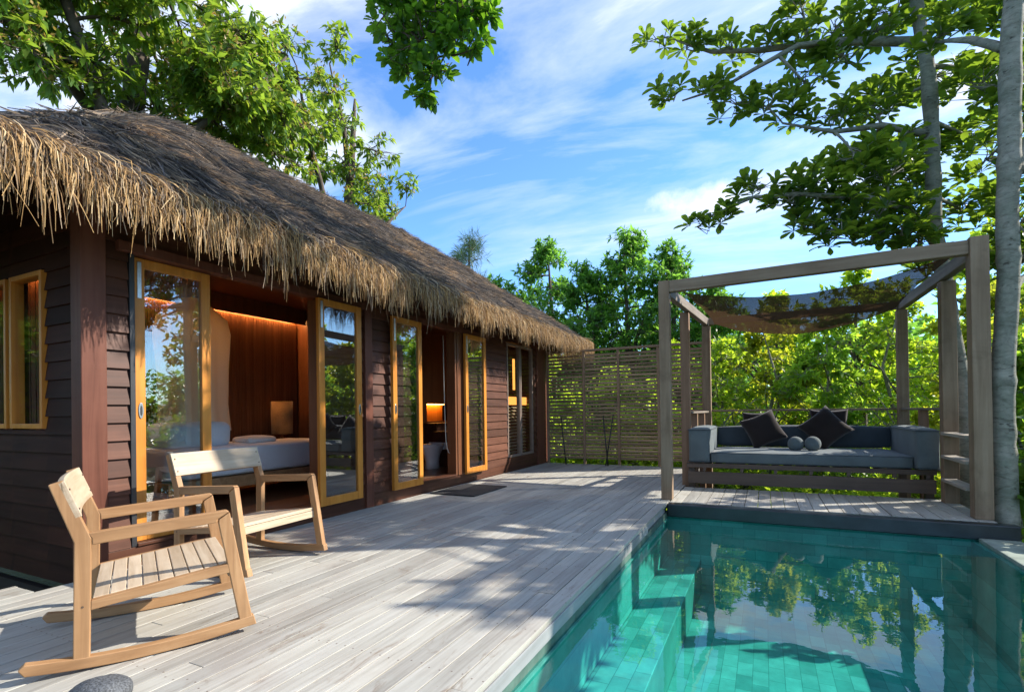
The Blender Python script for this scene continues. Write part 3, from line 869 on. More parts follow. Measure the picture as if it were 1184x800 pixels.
f = MB(); f.box(-6.02, -5.12, 2.95, 5.25, .30, .42); f.build('bed_frame', M['teak'], bed, .006)
for (x, y) in ((-5.2, 3.05), (-5.2, 5.1), (-5.95, 3.05), (-5.95, 5.1)):
    f = MB(); f.box(x - .04, x + .04, y - .04, y + .04, ZB, .298); f.build('leg', M['teak_up'], bed, .004)
f = MB(); soft_box(f, -6.0, -5.15, 2.98, 5.22, .425, .745, .05, .012); f.build('mattress', M['white_sheet'], bed, smooth=True)
f = MB(); soft_box(f, -5.85, -5.35, 3.12, 3.78, .735, 1.0, .07, .02)
tag(f.build('bed_pillow', M['white_sheet'], None, smooth=True), 'white pillow lying at the left end of the bed', 'pillow')
f = MB(); soft_box(f, -5.62, -5.3, 3.95, 4.32, .745, .815, .03, .02)
tag(f.build('towel', M['towel'], None, smooth=True), 'folded white towel in the middle of the bed', 'towel')
nt_ = MB()
for k in range(1):
    seg = 40; prof = [(.02, 2.40), (.10, 2.38), (.36, 2.16), (.37, 2.0), (.34, 1.6), (.33, 1.2), (.36, .9)]
    b0 = len(nt_.v)
    for (r_, z_) in prof:
        for s_ in range(seg):
            a = 2 * math.pi * s_ / seg
            rr = r_ * (1 + .09 * math.sin(a * 7 + z_) * (z_ < 2.1))
            nt_.v.append((-5.72 + .8 * rr * math.cos(a), 3.58 + rr * math.sin(a), z_))
    for i in range(len(prof) - 1):
        for s_ in range(seg):
            nt_.f.append((b0 + i * seg + s_, b0 + i * seg + (s_ + 1) % seg, b0 + (i + 1) * seg + (s_ + 1) % seg, b0 + (i + 1) * seg + s_))
tag(nt_.build('mosquito_net', M['net'], None, smooth=True), 'gathered beige mosquito net hanging over the bed', 'mosquito net')
bs = thing('bedside_table', 'small dark bedside table behind the bed', 'table', (-6.15, 5.12, ZB))
f = MB(); f.box(-6.29, -6.04, 4.92, 5.34, .60, .64); f.build('tabletop', M['siding'], bs, .004)
for (x, y) in ((-6.26, 4.95), (-6.26, 5.31), (-6.07, 4.95), (-6.07, 5.31)):
    f = MB(); f.box(x - .02, x + .02, y - .02, y + .02, ZB, .599); f.build('leg', M['siding'], bs)
lamp = thing('table_lamp', 'table lamp with a woven drum shade behind the bed', 'lamp', (-6.15, 5.1, .64))
f = MB(); f.lathe([(0, .0), (.06, 0), (.06, .015), (.02, .03), (.02, .2), (0, .2)], (-6.15, 5.1, .641), 16); f.build('lamp_base', M['siding'], lamp, smooth=True)
f = MB(); f.lathe([(.135, .16), (.14, .16), (.145, .62), (.14, .62), (.135, .16)], (-6.15, 5.1, .64), 32); f.build('lamp_shade', M['lampshade'], lamp, smooth=True)
wc = thing('toilet', 'white ceramic toilet inside the bathroom doorway', 'toilet', (-5.0, 7.2, ZB))
f = MB()
pr = [(0, .0), (.12, 0), (.11, .10), (.13, .22), (.19, .36), (.20, .40), (.19, .405), (.14, .39), (.12, .30), (0, .26)]
f.lathe(pr, (0, 0, 0), 28)
f.v = [(-5.0 + x * .9, 7.12 + y * 1.25, ZB + z) for x, y, z in f.v]
f.build('toilet_bowl', M['white_ceramic'], wc, smooth=True)
f = MB(); f.box(-5.2, -4.82, 7.3, 7.48, ZB + .30, ZB + .42); f.build('seat_hinge', M['white_ceramic'], wc, .01)
f = MB(); f.box(-5.2, -4.80, 7.42, 7.58, ZB, ZB + .60); f.build('cistern', M['siding'], wc, .01)

# ------------------------------------------------------------------ rocking chairs
def rocking_chair(label, loc, rz_, group, face):
    t = thing('rocking_chair', label, 'rocking chair', loc, rz_, group); t.scale = (face, 1, 1)
    W = .355; th = .038
    arc = lambda a: .004 + .16 * (a - .22) ** 2
    for s in (-1, 1):
        y0, y1 = (W - th, W) if s > 0 else (-W, -W + th)
        b = MB(); b.prism([(-.065, .055), (-.005, .055), (.004, .56), (-.095, .815), (-.143, .80), (-.058, .55)], 'y', y0, y1)
        b.build('rear_leg', M['teak_up'], t, .004, local=True)
        b = MB(); b.prism([(.605, .045), (.665, .05), (.560, .606), (.512, .575), (.509, .56)], 'y', y0, y1)
        b.build('front_leg', M['teak_up'], t, .004, local=True)
        b = MB(); b.prism([(.006, .532), (.501, .562), (.504, .577), (.559, .608), (.545, .617), (-.012, .585), (.0045, .56)], 'y', y0 + .001, y1 - .001)
        b.build('armrest', M['teak'], t, .004, local=True)
        aa = np.linspace(-.225, .665, 26)
        poly = [(a, arc(a)) for a in aa] + [(a, arc(a) + .048) for a in aa[::-1]]
        poly[25] = (.68, arc(.66)); poly[26] = (.668, arc(.66) + .048)
        poly.append((-.245, arc(-.24) + .028))
        b = MB(); b.prism(poly, 'y', y0 - .0015, y1 + .0015)
        b.build('rocker', M['teak'], t, .004, local=True)
        b = MB(); b.prism([(-.002, .255), (.585, .315), (.577, .358), (0, .295)], 'y', y0 + .001, y1 - .001)
        b.build('seat_rail', M['teak'], t, .003, local=True)
    b = MB(); n_ = 9
    for k in range(n_):
        a0 = .004 + k * .0635; a1 = a0 + .0585
        z = lambda a: .292 + .108 * a
        b.prism([(a0, z(a0) - .016), (a1, z(a1) - .016), (a1, z(a1) + .006), (a0, z(a0) + .006)], 'y', -W + th + .001, W - th - .001)
    b.build('seat', M['teak_pale'], t, .003, local=True)
    b = MB(); b.prism([(.555, .285), (.578, .287), (.574, .335), (.551, .333)], 'y', -W + th, W - th); b.build('front_stretcher', M['teak_pale'], t, .003, local=True)
    b = MB()
    m_ = 15; yy = np.linspace(-W + .0, W - .0, m_); V = []
    for y in yy:
        c = -.018 * (1 - (y / W) ** 2)
        for (a, z) in ((-.033, .66), (-.0935, .815), (-.118, .805), (-.058, .65)):
            V.append((a + c + .006, y, z))
    Fc = [(0, 1, 2, 3), tuple((m_ - 1) * 4 + k for k in (3, 2, 1, 0))]
    for i in range(m_ - 1):
        for k in range(4): Fc.append((i * 4 + k, (i + 1) * 4 + k, (i + 1) * 4 + (k + 1) % 4, i * 4 + (k + 1) % 4))
    b.add(V, Fc); b.build('backrest', M['teak_pale'], t, .003, local=True)
    for s in (-1, 1):
        for z in (.69, .775):
            a = -.033 - .39 * (z - .66) + .009
            b = MB(); b.prism([(s * (W - .02) + .0045 * math.cos(q), z + .0045 * math.sin(q)) for q in np.linspace(0, 2 * math.pi, 10, endpoint=False)], 'x', a - .01, a)
            b.build('peg', M['bedframe'], t, local=True)
        b = MB(); b.prism([(-.03 + .005 * math.cos(q), .275 + .005 * math.sin(q)) for q in np.linspace(0, 2 * math.pi, 10, endpoint=False)], 'y', s * W - .001, s * W + .0012)
        b.build('peg', M['bedframe'], t, local=True)
    return t
rocking_chair('teak rocking chair nearest the camera, angled away beside the house corner', (-2.905, 1.335, 0), rad(62.5), 'teak rocking chairs on the deck', .94)
rocking_chair('teak rocking chair in front of the bedroom doorway, facing the pool', (-3.665, 2.525, 0), rad(3), 'teak rocking chairs on the deck', .97)
dm = MB(); dm.box(-3.98, -3.30, 5.60, 6.52, .002, .016)
tag(dm.build('doormat', M['mat'], None, .006), 'black doormat on the deck before the bathroom doorway', 'doormat')
rk = MB()
import bmesh
bm = bmesh.new(); bmesh.ops.create_icosphere(bm, subdivisions=4, radius=1)
for v in bm.verts:
    k = 1 + .10 * mnoise.noise(v.co * 1.7)
    v.co = Vector((v.co.x * .105, v.co.y * .10, max(-.045, v.co.z * .060))) * k
rk.add([(v.co.x - 2.235, v.co.y + 1.035, v.co.z + .047) for v in bm.verts], [tuple(v.index for v in f.verts) for f in bm.faces]); bm.free()
tag(rk.build('pebble', M['rock'], None, smooth=True), 'grey speckled round stone on the deck by the near rocking chair', 'stone')

# ------------------------------------------------------------------ pergola
perg = thing('pergola', 'weathered timber pergola on square posts at the end of the pool', 'pergola', (.4, 7.6, 0))
def post(x, y, z0, z1, w, mat):
    b = MB(); b.box(x - w / 2, x + w / 2, y - w / 2, y + w / 2, z0, z1); b.build('post', mat, perg, .006)
post(-1.055, 6.335, .001, 2.60, .125, M['grey_post'])
post(-1.00, 7.66, -.5, 2.44, .12, M['warm_post'])
post(-.845, 9.06, -1.4, 2.44, .125, M['grey_post'])
post(1.835, 6.32, .001, 2.66, .14, M['grey_post'])
post(1.83, 7.22, -1.4, 2.44, .135, M['grey_post'])
post(1.775, 9.02, -1.4, 2.44, .125, M['grey_post'])
b = MB(); b.beam((-.992, 6.33, 2.53), (1.764, 6.33, 2.575), .10, .135); b.build('beam', M['grey_beam'], perg, .006)
b = MB(); b.beam((-1.05, 6.40, 2.51), (-.845, 9.12, 2.505), .08, .12); b.build('beam', M['grey_rail'], perg, .006)
b = MB(); b.beam((1.825, 6.39, 2.535), (1.775, 9.08, 2.505), .08, .13); b.build('beam', M['grey_rail'], perg, .006)
b = MB(); b.beam((-.80, 9.06, 2.505), (1.73, 9.02, 2.505), .07, .11); b.build('beam', M['grey_beam'], perg, .006)
for z in (.765, .515, .26):
    b = MB(); b.beam((1.80, 6.391, z), (1.80, 7.151, z), .13, .032); b.build('rail', M['sunlit_rail'], perg, .004)
# joists that carry platform and daybed
jo = MB()
for x in (-.85, -.2, .45, 1.1, 1.7): jo.box(x - .03, x + .03, 6.22, 7.40, -.2, -.036)
jo.box(-1.0, 1.9, 7.33, 7.40, -.22, -.037) if False else None
jo.build('joists', M['bedframe'], perg)
for x in (-.9, 0.4, 1.7):
    b = MB(); b.box(x - .05, x + .05, 7.25, 7.35, -1.9, -.201); b.build('stump', M['warm_post'], perg)
b = MB(); b.box(-.96, 1.76, 7.43, 7.47, .055, .215); b.build('apron_board', M['bedframe'], perg, .004)
# railing round the back
rl = thing('railing', 'slim timber handrail behind the daybed at pergola rear', 'railing', (.45, 9.1, 0))
b = MB(); b.beam((-.78, 9.10, 1.035), (1.71, 9.10, 1.03), .07, .03); b.build('handrail', M['grey_beam'], rl, .004)
b = MB(); b.beam((-.985, 7.74, 1.02), (-.865, 8.98, 1.02), .10, .03); b.build('handrail', M['grey_rail'], rl, .004)
b = MB(); b.beam((1.81, 7.30, 1.035), (1.785, 8.95, 1.03), .09, .03); b.build('handrail', M['grey_rail'], rl, .004)
for (x, y) in ((-.95, 8.2), (-.90, 8.72), (1.80, 8.1)):
    b = MB(); b.box(x - .045, x + .045, y - .045, y + .045, -.9, 1.018); b.build('baluster', M['warm_post'], rl, .004)

# shade cloth
def shade():
    c = [Vector((-.86, 6.42, 2.475)), Vector((1.70, 6.42, 2.55)), Vector((1.68, 8.85, 2.50)), Vector((-.70, 8.85, 2.47))]
    nu, nv = 36, 30; V = []
    for j in range(nv + 1):
        for i in range(nu + 1):
            u, v = i / nu, j / nv
            # edges bow inward like a tensioned sail
            bu = .035 * math.sin(math.pi * v); bv = .04 * math.sin(math.pi * u)
            uu = bu + u * (1 - 2 * bu); vv = bv * .5 + v * (1 - 1.6 * bv)
            p = (c[0] * (1 - uu) + c[1] * uu) * (1 - vv) + (c[3] * (1 - uu) + c[2] * uu) * vv
            sag = (.09 + .25 * math.sin(math.pi * min(1, .12 + vv * .66))) * max(0, math.sin(math.pi * uu)) ** .85 + .05 * vv
            p.z -= sag + .012 * mnoise.noise((u * 6, v * 6, 5)) + .015 * math.sin(u * 20 + v * 4) * v * (1 - u)
            V.append(p[:])
    F = [(j * (nu + 1) + i, j * (nu + 1) + i + 1, (j + 1) * (nu + 1) + i + 1, (j + 1) * (nu + 1) + i) for j in range(nv) for i in range(nu)]
    o = fastmesh('shade_cloth', np.array(V), np.array(F), M['shade'], None, True)
    tag(o, 'brown mesh shade cloth sagging under the pergola beams', 'shade cloth')
shade()

# daybed ---------------------------------------------------------------
db = thing('daybed', 'wide timber daybed with blue grey mattress under the pergola', 'daybed', (.45, 8.1, 0))
b = MB(); b.box(-.98, 1.78, 7.48, 7.52, .265, .325); b.box(-.98, 1.78, 8.88, 8.92, .265, .325)
for x in np.arange(-.9, 1.78, .14): b.box(x, x + .09, 7.53, 8.87, .305, .325)
b.build('bed_frame', M['bedframe'], db, .003)
for x in (-.75, -.28, .12, .52, .92, 1.38, 1.7):
    b = MB(); b.prism([(x - .02, .216), (x + .012, .216), (x + .025, .264), (x - .02, .264)], 'y', 7.485, 7.53); b.build('bracket', M['bedframe'], db)
for (x, y) in ((-.92, 8.85), (1.72, 8.85), (-.92, 7.56), (1.72, 7.56)):
    b = MB(); b.box(x - .04, x + .04, y - .04, y + .04, -1.5, .303); b.build('leg', M['bedframe'], db)
b = MB(); soft_box(b, -.665, 1.565, 7.47, 8.63, .328, .485, .035, .01, 14); b.build('mattress', M['blue_grey'], db, smooth=True)
def cushion(name, dims, mat, label, cat, group=None, puff=.02):
    b = MB(); soft_box(b, *dims, .035, puff, 12); o = b.build(name, mat, None, smooth=True); return tag(o, label, cat, group)
cushion('bolster_cushion', (-.955, -.675, 7.46, 8.85, .328, .80), M['blue_grey'], 'blue grey block cushion forming the left arm of the daybed', 'cushion')
cushion('bolster_cushion', (1.575, 1.80, 7.40, 8.85, .328, .80), M['blue_grey'], 'blue grey block cushion forming the right arm of the daybed', 'cushion')
cushion('back_cushion', (-.66, 1.56, 8.64, 8.87, .49, .79), M['navy'], 'long dark blue grey back cushion along the rear of the daybed', 'cushion')
def piping(parent, x0, x1, y0, y1, z, mat='navy'):
    r = .03; pts = []
    for (cx, cy, a0) in ((x1 - r, y1 - r, 0), (x0 + r, y1 - r, 90), (x0 + r, y0 + r, 180), (x1 - r, y0 + r, 270)):
        for k in range(6):
            a = rad(a0 + 18 * k); pts.append((cx + r * math.cos(a), cy + r * math.sin(a), z + .002 * mnoise.noise((cx * 3 + k, cy * 3, z))))
    pts.append(pts[0])
    b = MB(); b.tube(pts, [.0055] * len(pts), 6, False); b.build('piping', M[mat], parent, smooth=True)
for o_ in [o for o in COL.objects if o.name.startswith('bolster_cushion')]:
    xs_ = [v.co.x for v in o_.data.vertices]; ys_ = [v.co.y for v in o_.data.vertices]
    piping(o_, min(xs_) + .008, max(xs_) - .008, min(ys_) + .008, max(ys_) - .008, .782)
    piping(o_, min(xs_) + .008, max(xs_) - .008, min(ys_) + .008, max(ys_) - .008, .35)
mt_ = [o for o in db.children if o.name.startswith('mattress')][0]
piping(mt_, -.66, 1.56, 7.475, 8.62, .468); piping(mt_, -.66, 1.56, 7.475, 8.62, .346)
def pillow(label, c, size, thick, rx, ry, rz_, group=None):
    V = []; n_ = 18; F = []
    for side in (1, -1):
        for j in range(n_ + 1):
            for i in range(n_ + 1):
                u, v = i / n_ * 2 - 1, j / n_ * 2 - 1
                pin = 1 - .10 * (1 - abs(u) ** 2) * abs(v) ** 3 ; pin2 = 1 - .10 * (1 - abs(v) ** 2) * abs(u) ** 3
                h = thick * (max(0, (1 - u ** 4)) * max(0, (1 - v ** 4))) ** .55
                h *= 1 + .12 * mnoise.noise((u * 2, v * 2, side + c[0] * 3))
                V.append((u * size / 2 * pin2, v * size / 2 * pin, side * h / 2))
    m_ = n_ + 1
    for s in range(2):
        for j in range(n_):
            for i in range(n_):
                a = s * m_ * m_ + j * m_ + i
                q = (a, a + 1, a + m_ + 1, a + m_); F.append(q if s == 0 else q[::-1])
    R = Matrix.Translation(Vector(c)) @ Matrix.Rotation(rz_, 4, 'Z') @ Matrix.Rotation(rx, 4, 'X') @ Matrix.Rotation(ry, 4, 'Z')
    b = MB(); b.add([tuple(R @ Vector(v)) for v in V], F)
    me = b.build('pillow', M['brown_fabric'], None, smooth=True)
    import bmesh as bmm
    bm_ = bmm.new(); bm_.from_mesh(me.data); bmm.ops.remove_doubles(bm_, verts=bm_.verts, dist=.0005); bm_.to_mesh(me.data); bm_.free()
    return tag(me, label, 'pillow', group)
G_P = 'dark brown pillows on the daybed'
pillow('dark brown pillow leaning at the left of the daybed, one corner up', (-.02, 8.40, .755), .50, .17, rad(66), rad(24), rad(4), G_P)
pillow('dark brown pillow standing on its corner at the right of the daybed', (.76, 8.42, .775), .50, .17, rad(68), rad(42), rad(-3), G_P)
pillow('dark brown pillow upright behind the left pillow, against the rail', (-.10, 8.80, .80), .44, .13, rad(84), 0, 0, G_P) if False else None
pillow('dark brown pillow upright behind the left corner pillow', (-.10, 8.93, .79), .44, .12, rad(86), 0, 0, G_P)
pillow('dark brown pillow upright behind the right corner pillow', (.86, 8.93, .79), .50, .12, rad(86), 0, 0, G_P)
def ball(label, x, y, z):
    b = MB(); prof = []
    for k in range(17):
        a = -math.pi / 2 + math.pi * k / 16
        prof.append((.098 * math.cos(a) ** .8 if math.cos(a) > 1e-6 else .0005, .088 * math.sin(a)))
    b.lathe(prof, (0, 0, 0), 28)
    R = Matrix.Translation((x, y, z)) @ Matrix.Rotation(rad(78), 4, 'X')
    b.v = [tuple(R @ Vector(v)) for v in b.v]
    o = b.build('round_cushion', M['blue_grey'], None, smooth=True)
    tag(o, label, 'cushion', 'round grey cushions on the daybed')
    sm = MB(); sm.tube([tuple(R @ Vector((.099 * math.cos(t), .099 * math.sin(t), 0))) for t in np.linspace(0, 2 * math.pi, 33)], [.004] * 33, 6, False)
    sm.build('piping', M['brown_fabric'], o)
ball('left one of two round grey cushions on the daybed mattress', .375, 7.95, .58)
ball('right one of two round grey cushions on the daybed mattress', .575, 7.93, .585)

# ------------------------------------------------------------------ slatted screen
sc = thing('slatted_screen', 'tall horizontal slat timber screen across the far end of the deck', 'screen fence', (-2.5, 9.9, 0))
posts = [-4.02, -3.24, -2.54, -1.78, -.98]
for i, (a, c) in enumerate(zip(posts[:-1], posts[1:])):
    b = MB()
    for z in np.arange(.10, 2.20, .0705):
        b.box(a + .004, c - .004, 9.90 + random.uniform(-.003, .003), 9.925, z, z + .047 + random.uniform(-.003, .003))
    b.build('slat_panel', M['slat'], sc)
for x in posts:
    b = MB(); b.box(x - .024, x + .024, 9.85, 9.895, -.02 if x < -1.1 else -1.2, 2.24); b.build('post', M['grey_post'], sc, .003)
b = MB(); b.box(-4.05, -.94, 9.845, 9.93, 2.245, 2.285); b.build('top_rail', M['grey_beam'], sc, .003)
for k, (p0, p1, lab) in enumerate((((-3.72, 9.82, .95), (-3.55, 9.62, .004), 'thin dark stake leaning on the screen nearest the bungalow'),
                                   ((-2.84, 9.82, .96), (-2.70, 9.62, .004), 'thin dark stake leaning on the screen, left of a crossing pair'),
                                   ((-2.64, 9.83, .98), (-2.76, 9.68, .004), 'thin dark stake leaning on the screen, right of a crossing pair'))):
    b = MB(); b.tube([p0, p1], [.011, .013], 8)
    tag(b.build('garden_stake', M['black_metal'], None, smooth=True), lab, 'stake', 'dark stakes leaning on the screen')

#@@VEG
# ------------------------------------------------------------------ trees and plants
def V3(x, y, z): return np.array([x, y, z], float)
# the two slender trees beside the pergola
A = [(2.06, 7.75, -1.6), (2.12, 7.72, .15), (2.07, 7.7, 1.3), (1.98, 7.7, 2.2), (1.86, 7.7, 3.1), (1.83, 7.7, 4.9), (1.72, 7.7, 6.0), (1.66, 7.75, 7.4), (1.6, 7.8, 8.6)]
limbsA = [(A, [.10, .082, .080, .078, .077, .075, .065, .05, .02]),
          ([(1.74, 7.7, 5.45), (.83, 7.5, 5.62), (.03, 7.3, 5.64), (-.55, 7.2, 5.75), (-.97, 7.15, 6.0)], [.06, .045, .035, .025, .014]),
          ([(.83, 7.5, 5.62), (.44, 7.1, 5.45), (0, 6.9, 5.2), (-.4, 6.8, 5.0), (-.87, 6.75, 4.95)], [.035, .03, .025, .018, .01]),
          ([(1.85, 7.7, 3.0), (1.5, 7.2, 3.3), (1.06, 7.0, 3.45), (.37, 6.9, 3.58), (-.09, 6.9, 3.64), (-.55, 6.9, 3.5), (-.72, 6.9, 3.38)], [.05, .04, .033, .025, .02, .013, .008]),
          ([(1.83, 7.7, 4.3), (1.3, 7.4, 4.4), (.8, 7.2, 4.35), (.25, 7.0, 4.5)], [.05, .035, .025, .012]),
          ([(1.72, 7.7, 6.0), (1.3, 7.2, 6.5), (.7, 6.8, 6.7), (-.1, 6.6, 6.6)], [.05, .04, .03, .015])]
clA = [((x, y, z), (r, r, r * .5), w) for x, y, z, r, w in [
    (-1.25, 7.15, 6.15, .28, .26), (-.85, 7.1, 5.85, .30, .35), (-.95, 6.75, 5.1, .30, .32), (-.55, 6.8, 5.0, .25, .3), (-.25, 6.9, 4.85, .32, .42), (.05, 6.9, 4.75, .25, .3), (.35, 7.05, 4.65, .28, .42),
    (-.3, 7.2, 5.75, .30, .35), (.1, 7.3, 5.7, .3, .35), (.55, 7.4, 5.65, .35, .55), (.95, 7.5, 5.45, .35, .6), (1.3, 7.6, 5.7, .35, .6), (.0, 6.6, 6.35, .35, .45), (.6, 6.8, 6.45, .35, .5), (1.1, 7.0, 6.3, .4, .6),
    (.5, 7.1, 5.0, .28, .35), (.8, 7.2, 4.55, .3, .45), (1.2, 7.35, 4.7, .35, .6),
    (-.72, 6.9, 3.40, .22, .22), (-.45, 6.9, 3.52, .22, .24), (.0, 6.9, 3.75, .3, .4), (.3, 6.9, 3.55, .28, .45), (.6, 7.0, 3.75, .35, .7), (1.1, 6.95, 2.98, .28, .5), (1.4, 7.1, 3.02, .28, .5), (.75, 6.9, 3.05, .25, .4), (1.62, 7.3, 2.95, .25, .45), (.45, 6.95, 3.25, .25, .4), (.95, 7.0, 3.55, .38, .85), (1.3, 7.1, 3.75, .38, .8), (1.2, 7.05, 3.25, .32, .6), (.75, 7.0, 3.2, .25, .4), (1.55, 7.3, 3.3, .3, .6), (1.0, 7.1, 4.0, .3, .5), (1.5, 7.3, 4.1, .32, .5),
    (1.3, 7.9, 3.6, .4, .8), (1.6, 8.1, 3.9, .4, .9), (1.1, 8.0, 4.3, .4, .8), (1.9, 8.3, 4.4, .45, 1.), (2.3, 8.4, 3.6, .45, 1.), (2.5, 8.5, 4.5, .5, 1.), (1.4, 8.0, 5.0, .4, .8), (2.0, 8.2, 5.3, .5, 1.), (2.7, 8.3, 5.2, .5, 1.), (1.5, 8.0, 6.1, .5, .9), (2.3, 8.2, 6.2, .5, 1.), (2.2, 8.6, 2.9, .4, .9), (.9, 7.8, 6.0, .35, .6), (.5, 7.5, 6.2, .35, .5),
    (1.6, 7.8, 7.3, .8, 1.2), (1.5, 7.8, 8.4, .7, 1.0), (.8, 7.2, 7.4, .6, .8), (2.2, 8.2, 6.8, .6, .9)]]
make_tree('almond_tree', 'slender tree behind the pergola, bare grey trunk, long limbs reaching left over the daybed', 'tree', (2.06, 7.75, -1.6), limbsA, clA,
          'obovate', M['leaf_almond'], M['bark_pale'], .165, 27, 8, 0, .10, None, None, 21, .007, .18, upright=.6, szvar=.3)
B = [(2.04, 6.42, -1.8), (2.045, 6.42, .0), (2.02, 6.42, .7), (2.04, 6.42, 1.25), (2.09, 6.42, 2.4), (2.11, 6.42, 3.7), (2.16, 6.42, 4.9), (2.2, 6.45, 6.4), (2.2, 6.5, 8.2)]
limbsB = [(B, [.11, .096, .093, .088, .085, .083, .078, .06, .02]),
          ([(2.1, 6.42, 3.1), (2.3, 6.7, 3.5), (2.55, 7.1, 4.0), (2.9, 7.4, 4.6)], [.06, .045, .035, .015]),
          ([(2.07, 6.42, 2.05), (2.3, 6.8, 2.3), (2.7, 7.2, 2.6)], [.05, .035, .015]),
          ([(2.14, 6.42, 4.4), (1.9, 6.6, 4.7), (1.7, 7.0, 5.0)], [.05, .035, .012])]
clB = [((x, y, z), (r, r, r * .55), w) for x, y, z, r, w in [
    (2.6, 7.3, 4.2, .45, .9), (2.9, 7.5, 4.7, .5, .9), (2.5, 7.6, 3.3, .45, .9), (2.9, 8.2, 2.9, .45, .8), (2.6, 7.6, 2.7, .35, .6), (2.3, 7.6, 3.9, .4, .7), (2.2, 7.5, 4.7, .4, .8), (1.75, 7.0, 5.1, .35, .6), (2.5, 7.2, 5.4, .5, .9), (2.9, 7.6, 5.8, .6, 1.), (2.1, 7.0, 6.0, .5, .8),
    (3.5, 6.5, 3.4, .55, 1.3), (3.1, 6.1, 3.0, .4, 1.0), (3.9, 6.9, 3.9, .55, 1.3), (4.0, 6.2, 3.7, .5, 1.1), (4.4, 6.6, 4.4, .5, 1.1), (3.6, 5.7, 3.3, .4, .9), (2.2, 6.5, 7.2, .8, 1.2), (2.3, 6.4, 8.2, .8, 1.2), (3.3, 7.8, 3.6, .6, 1.0), (3.2, 8.8, 2.3, .5, .9), (2.45, 7.9, 2.9, .4, .7)]]  # far right clusters are out of view, added to shade a deck band
make_tree('almond_tree', 'slender pale trunked tree touching the right front pergola post', 'tree', (2.04, 6.42, -1.8), limbsB, clB,
          'obovate', M['leaf_almond'], M['bark_pale'], .165, 27, 8, 0, .10, None, None, 22, .007, .18, upright=.6, szvar=.3)

# leafy bough over the deck, from a tree standing behind the photographer
C = [(-4.9, -1.2, -1.4), (-4.9, -1.1, 1.5), (-4.7, -.8, 3.4), (-4.2, -.2, 5.0), (-3.7, .4, 6.4), (-3.5, .6, 7.6)]
limbsC = [(C, [.2, .18, .16, .13, .09, .03]),
          ([(-4.2, -.2, 5.0), (-3.5, 1.0, 5.2), (-2.9, 2.2, 5.0), (-2.45, 3.0, 4.6), (-2.2, 3.3, 4.2), (-2.15, 3.3, 3.8)], [.08, .06, .045, .032, .02, .008])]
clC = [((x, y, z), r, w) for x, y, z, r, w in [
    (-2.6, 3.25, 4.35, (.30, .3, .24), 1.3), (-2.25, 3.25, 4.25, (.32, .3, .26), 1.5), (-1.97, 3.2, 4.1, (.22, .25, .25), 1.0), (-2.6, 3.2, 4.05, (.22, .22, .2), .9), (-2.3, 3.2, 3.95, (.26, .22, .2), 1.1), (-1.98, 3.2, 3.85, (.17, .2, .14), .6),
    (-2.2, 3.2, 3.68, (.17, .18, .14), .8), (-2.30, 3.2, 3.5, (.12, .1, .10), .35), (-1.75, 3.2, 4.0, (.14, .15, .14), .5), (-1.82, 3.2, 3.72, (.12, .12, .1), .3), (-2.5, 3.2, 3.8, (.12, .12, .1), .35), (-2.55, 3.2, 4.75, (.35, .35, .3), 1.5), (-2.1, 3.2, 4.65, (.35, .35, .3), 1.5),
    (-3.6, .6, 7.2, (.9, .9, .6), 1.2), (-4.2, -.2, 6.4, (.9, .9, .6), 1.2), (-3.2, 1.2, 6.2, (.7, .7, .5), 1.0), (-2.8, 2.3, 5.6, (.5, .5, .4), .8)]]
make_tree('overhanging_tree', 'glossy leaved tree whose leafy bough hangs into the sky over the deck', 'tree', (-4.9, -1.2, -1.4), limbsC, clC,
          'oval', M['leaf_over'], M['bark_dark'], .082, 24, 7, 3, .15, None, None, 23, .006)

# big trees behind the bungalow
def crown_clusters(rng, c, r, n, cr, w, skip=None):
    out = []
    c = np.array(c, float); r = np.array(r, float)
    for _ in range(n):
        d = rng.normal(0, 1, 3); d /= np.linalg.norm(d)
        p = c + d * r * rng.uniform(.35, 1) ** .5
        k = cr * rng.uniform(.7, 1.25)
        out.append((tuple(p), (k, k, k * .65), w))
    return out
rg = np.random.default_rng(5)
t1 = [(-9.6, 4.6, -1.2), (-9.5, 4.6, 2.5), (-9.3, 4.7, 5.0), (-9.2, 4.9, 7.0), (-9.0, 5.1, 9.2)]
l1 = [(t1, [.3, .26, .2, .14, .04]),
      ([(-9.35, 4.65, 4.2), (-8.9, 4.2, 5.8), (-8.7, 3.6, 7.2), (-8.6, 3.2, 8.4)], [.12, .09, .06, .02]),
      ([(-9.3, 4.7, 5.0), (-8.8, 5.6, 6.1), (-8.5, 6.6, 7.2), (-8.4, 7.2, 8.2)], [.12, .09, .06, .02]),
      ([(-9.3, 4.7, 4.6), (-8.7, 5.2, 5.6), (-8.1, 5.7, 6.3), (-7.7, 6.2, 6.8)], [.08, .06, .04, .015]),
      ([(-9.3, 4.7, 5.4), (-9.2, 3.6, 6.4), (-9.1, 2.6, 7.0)], [.1, .07, .02])]
c1 = crown_clusters(rg, (-8.9, 5.0, 7.4), (1.6, 2.6, 2.0), 62, .55, 1.0) + crown_clusters(rg, (-8.6, 3.2, 7.0), (1.2, 1.5, 1.3), 16, .5, .9) + crown_clusters(rg, (-8.3, 6.2, 6.6), (1.0, 1.5, .9), 18, .5, .9)
make_tree('mango_tree', 'large broad tree towering behind the near end of the thatched roof', 'tree', t1[0], l1, c1, 'lance', M['leaf_mango'], M['bark_dark'], .17, 21, 8, 3, .45, None, (.16, M['flower']), 31, .009)
t2 = [(-9.4, 9.4, -1.0), (-9.3, 9.4, 2.5), (-9.0, 9.3, 4.5), (-8.8, 9.3, 6.5), (-8.7, 9.4, 8.6)]
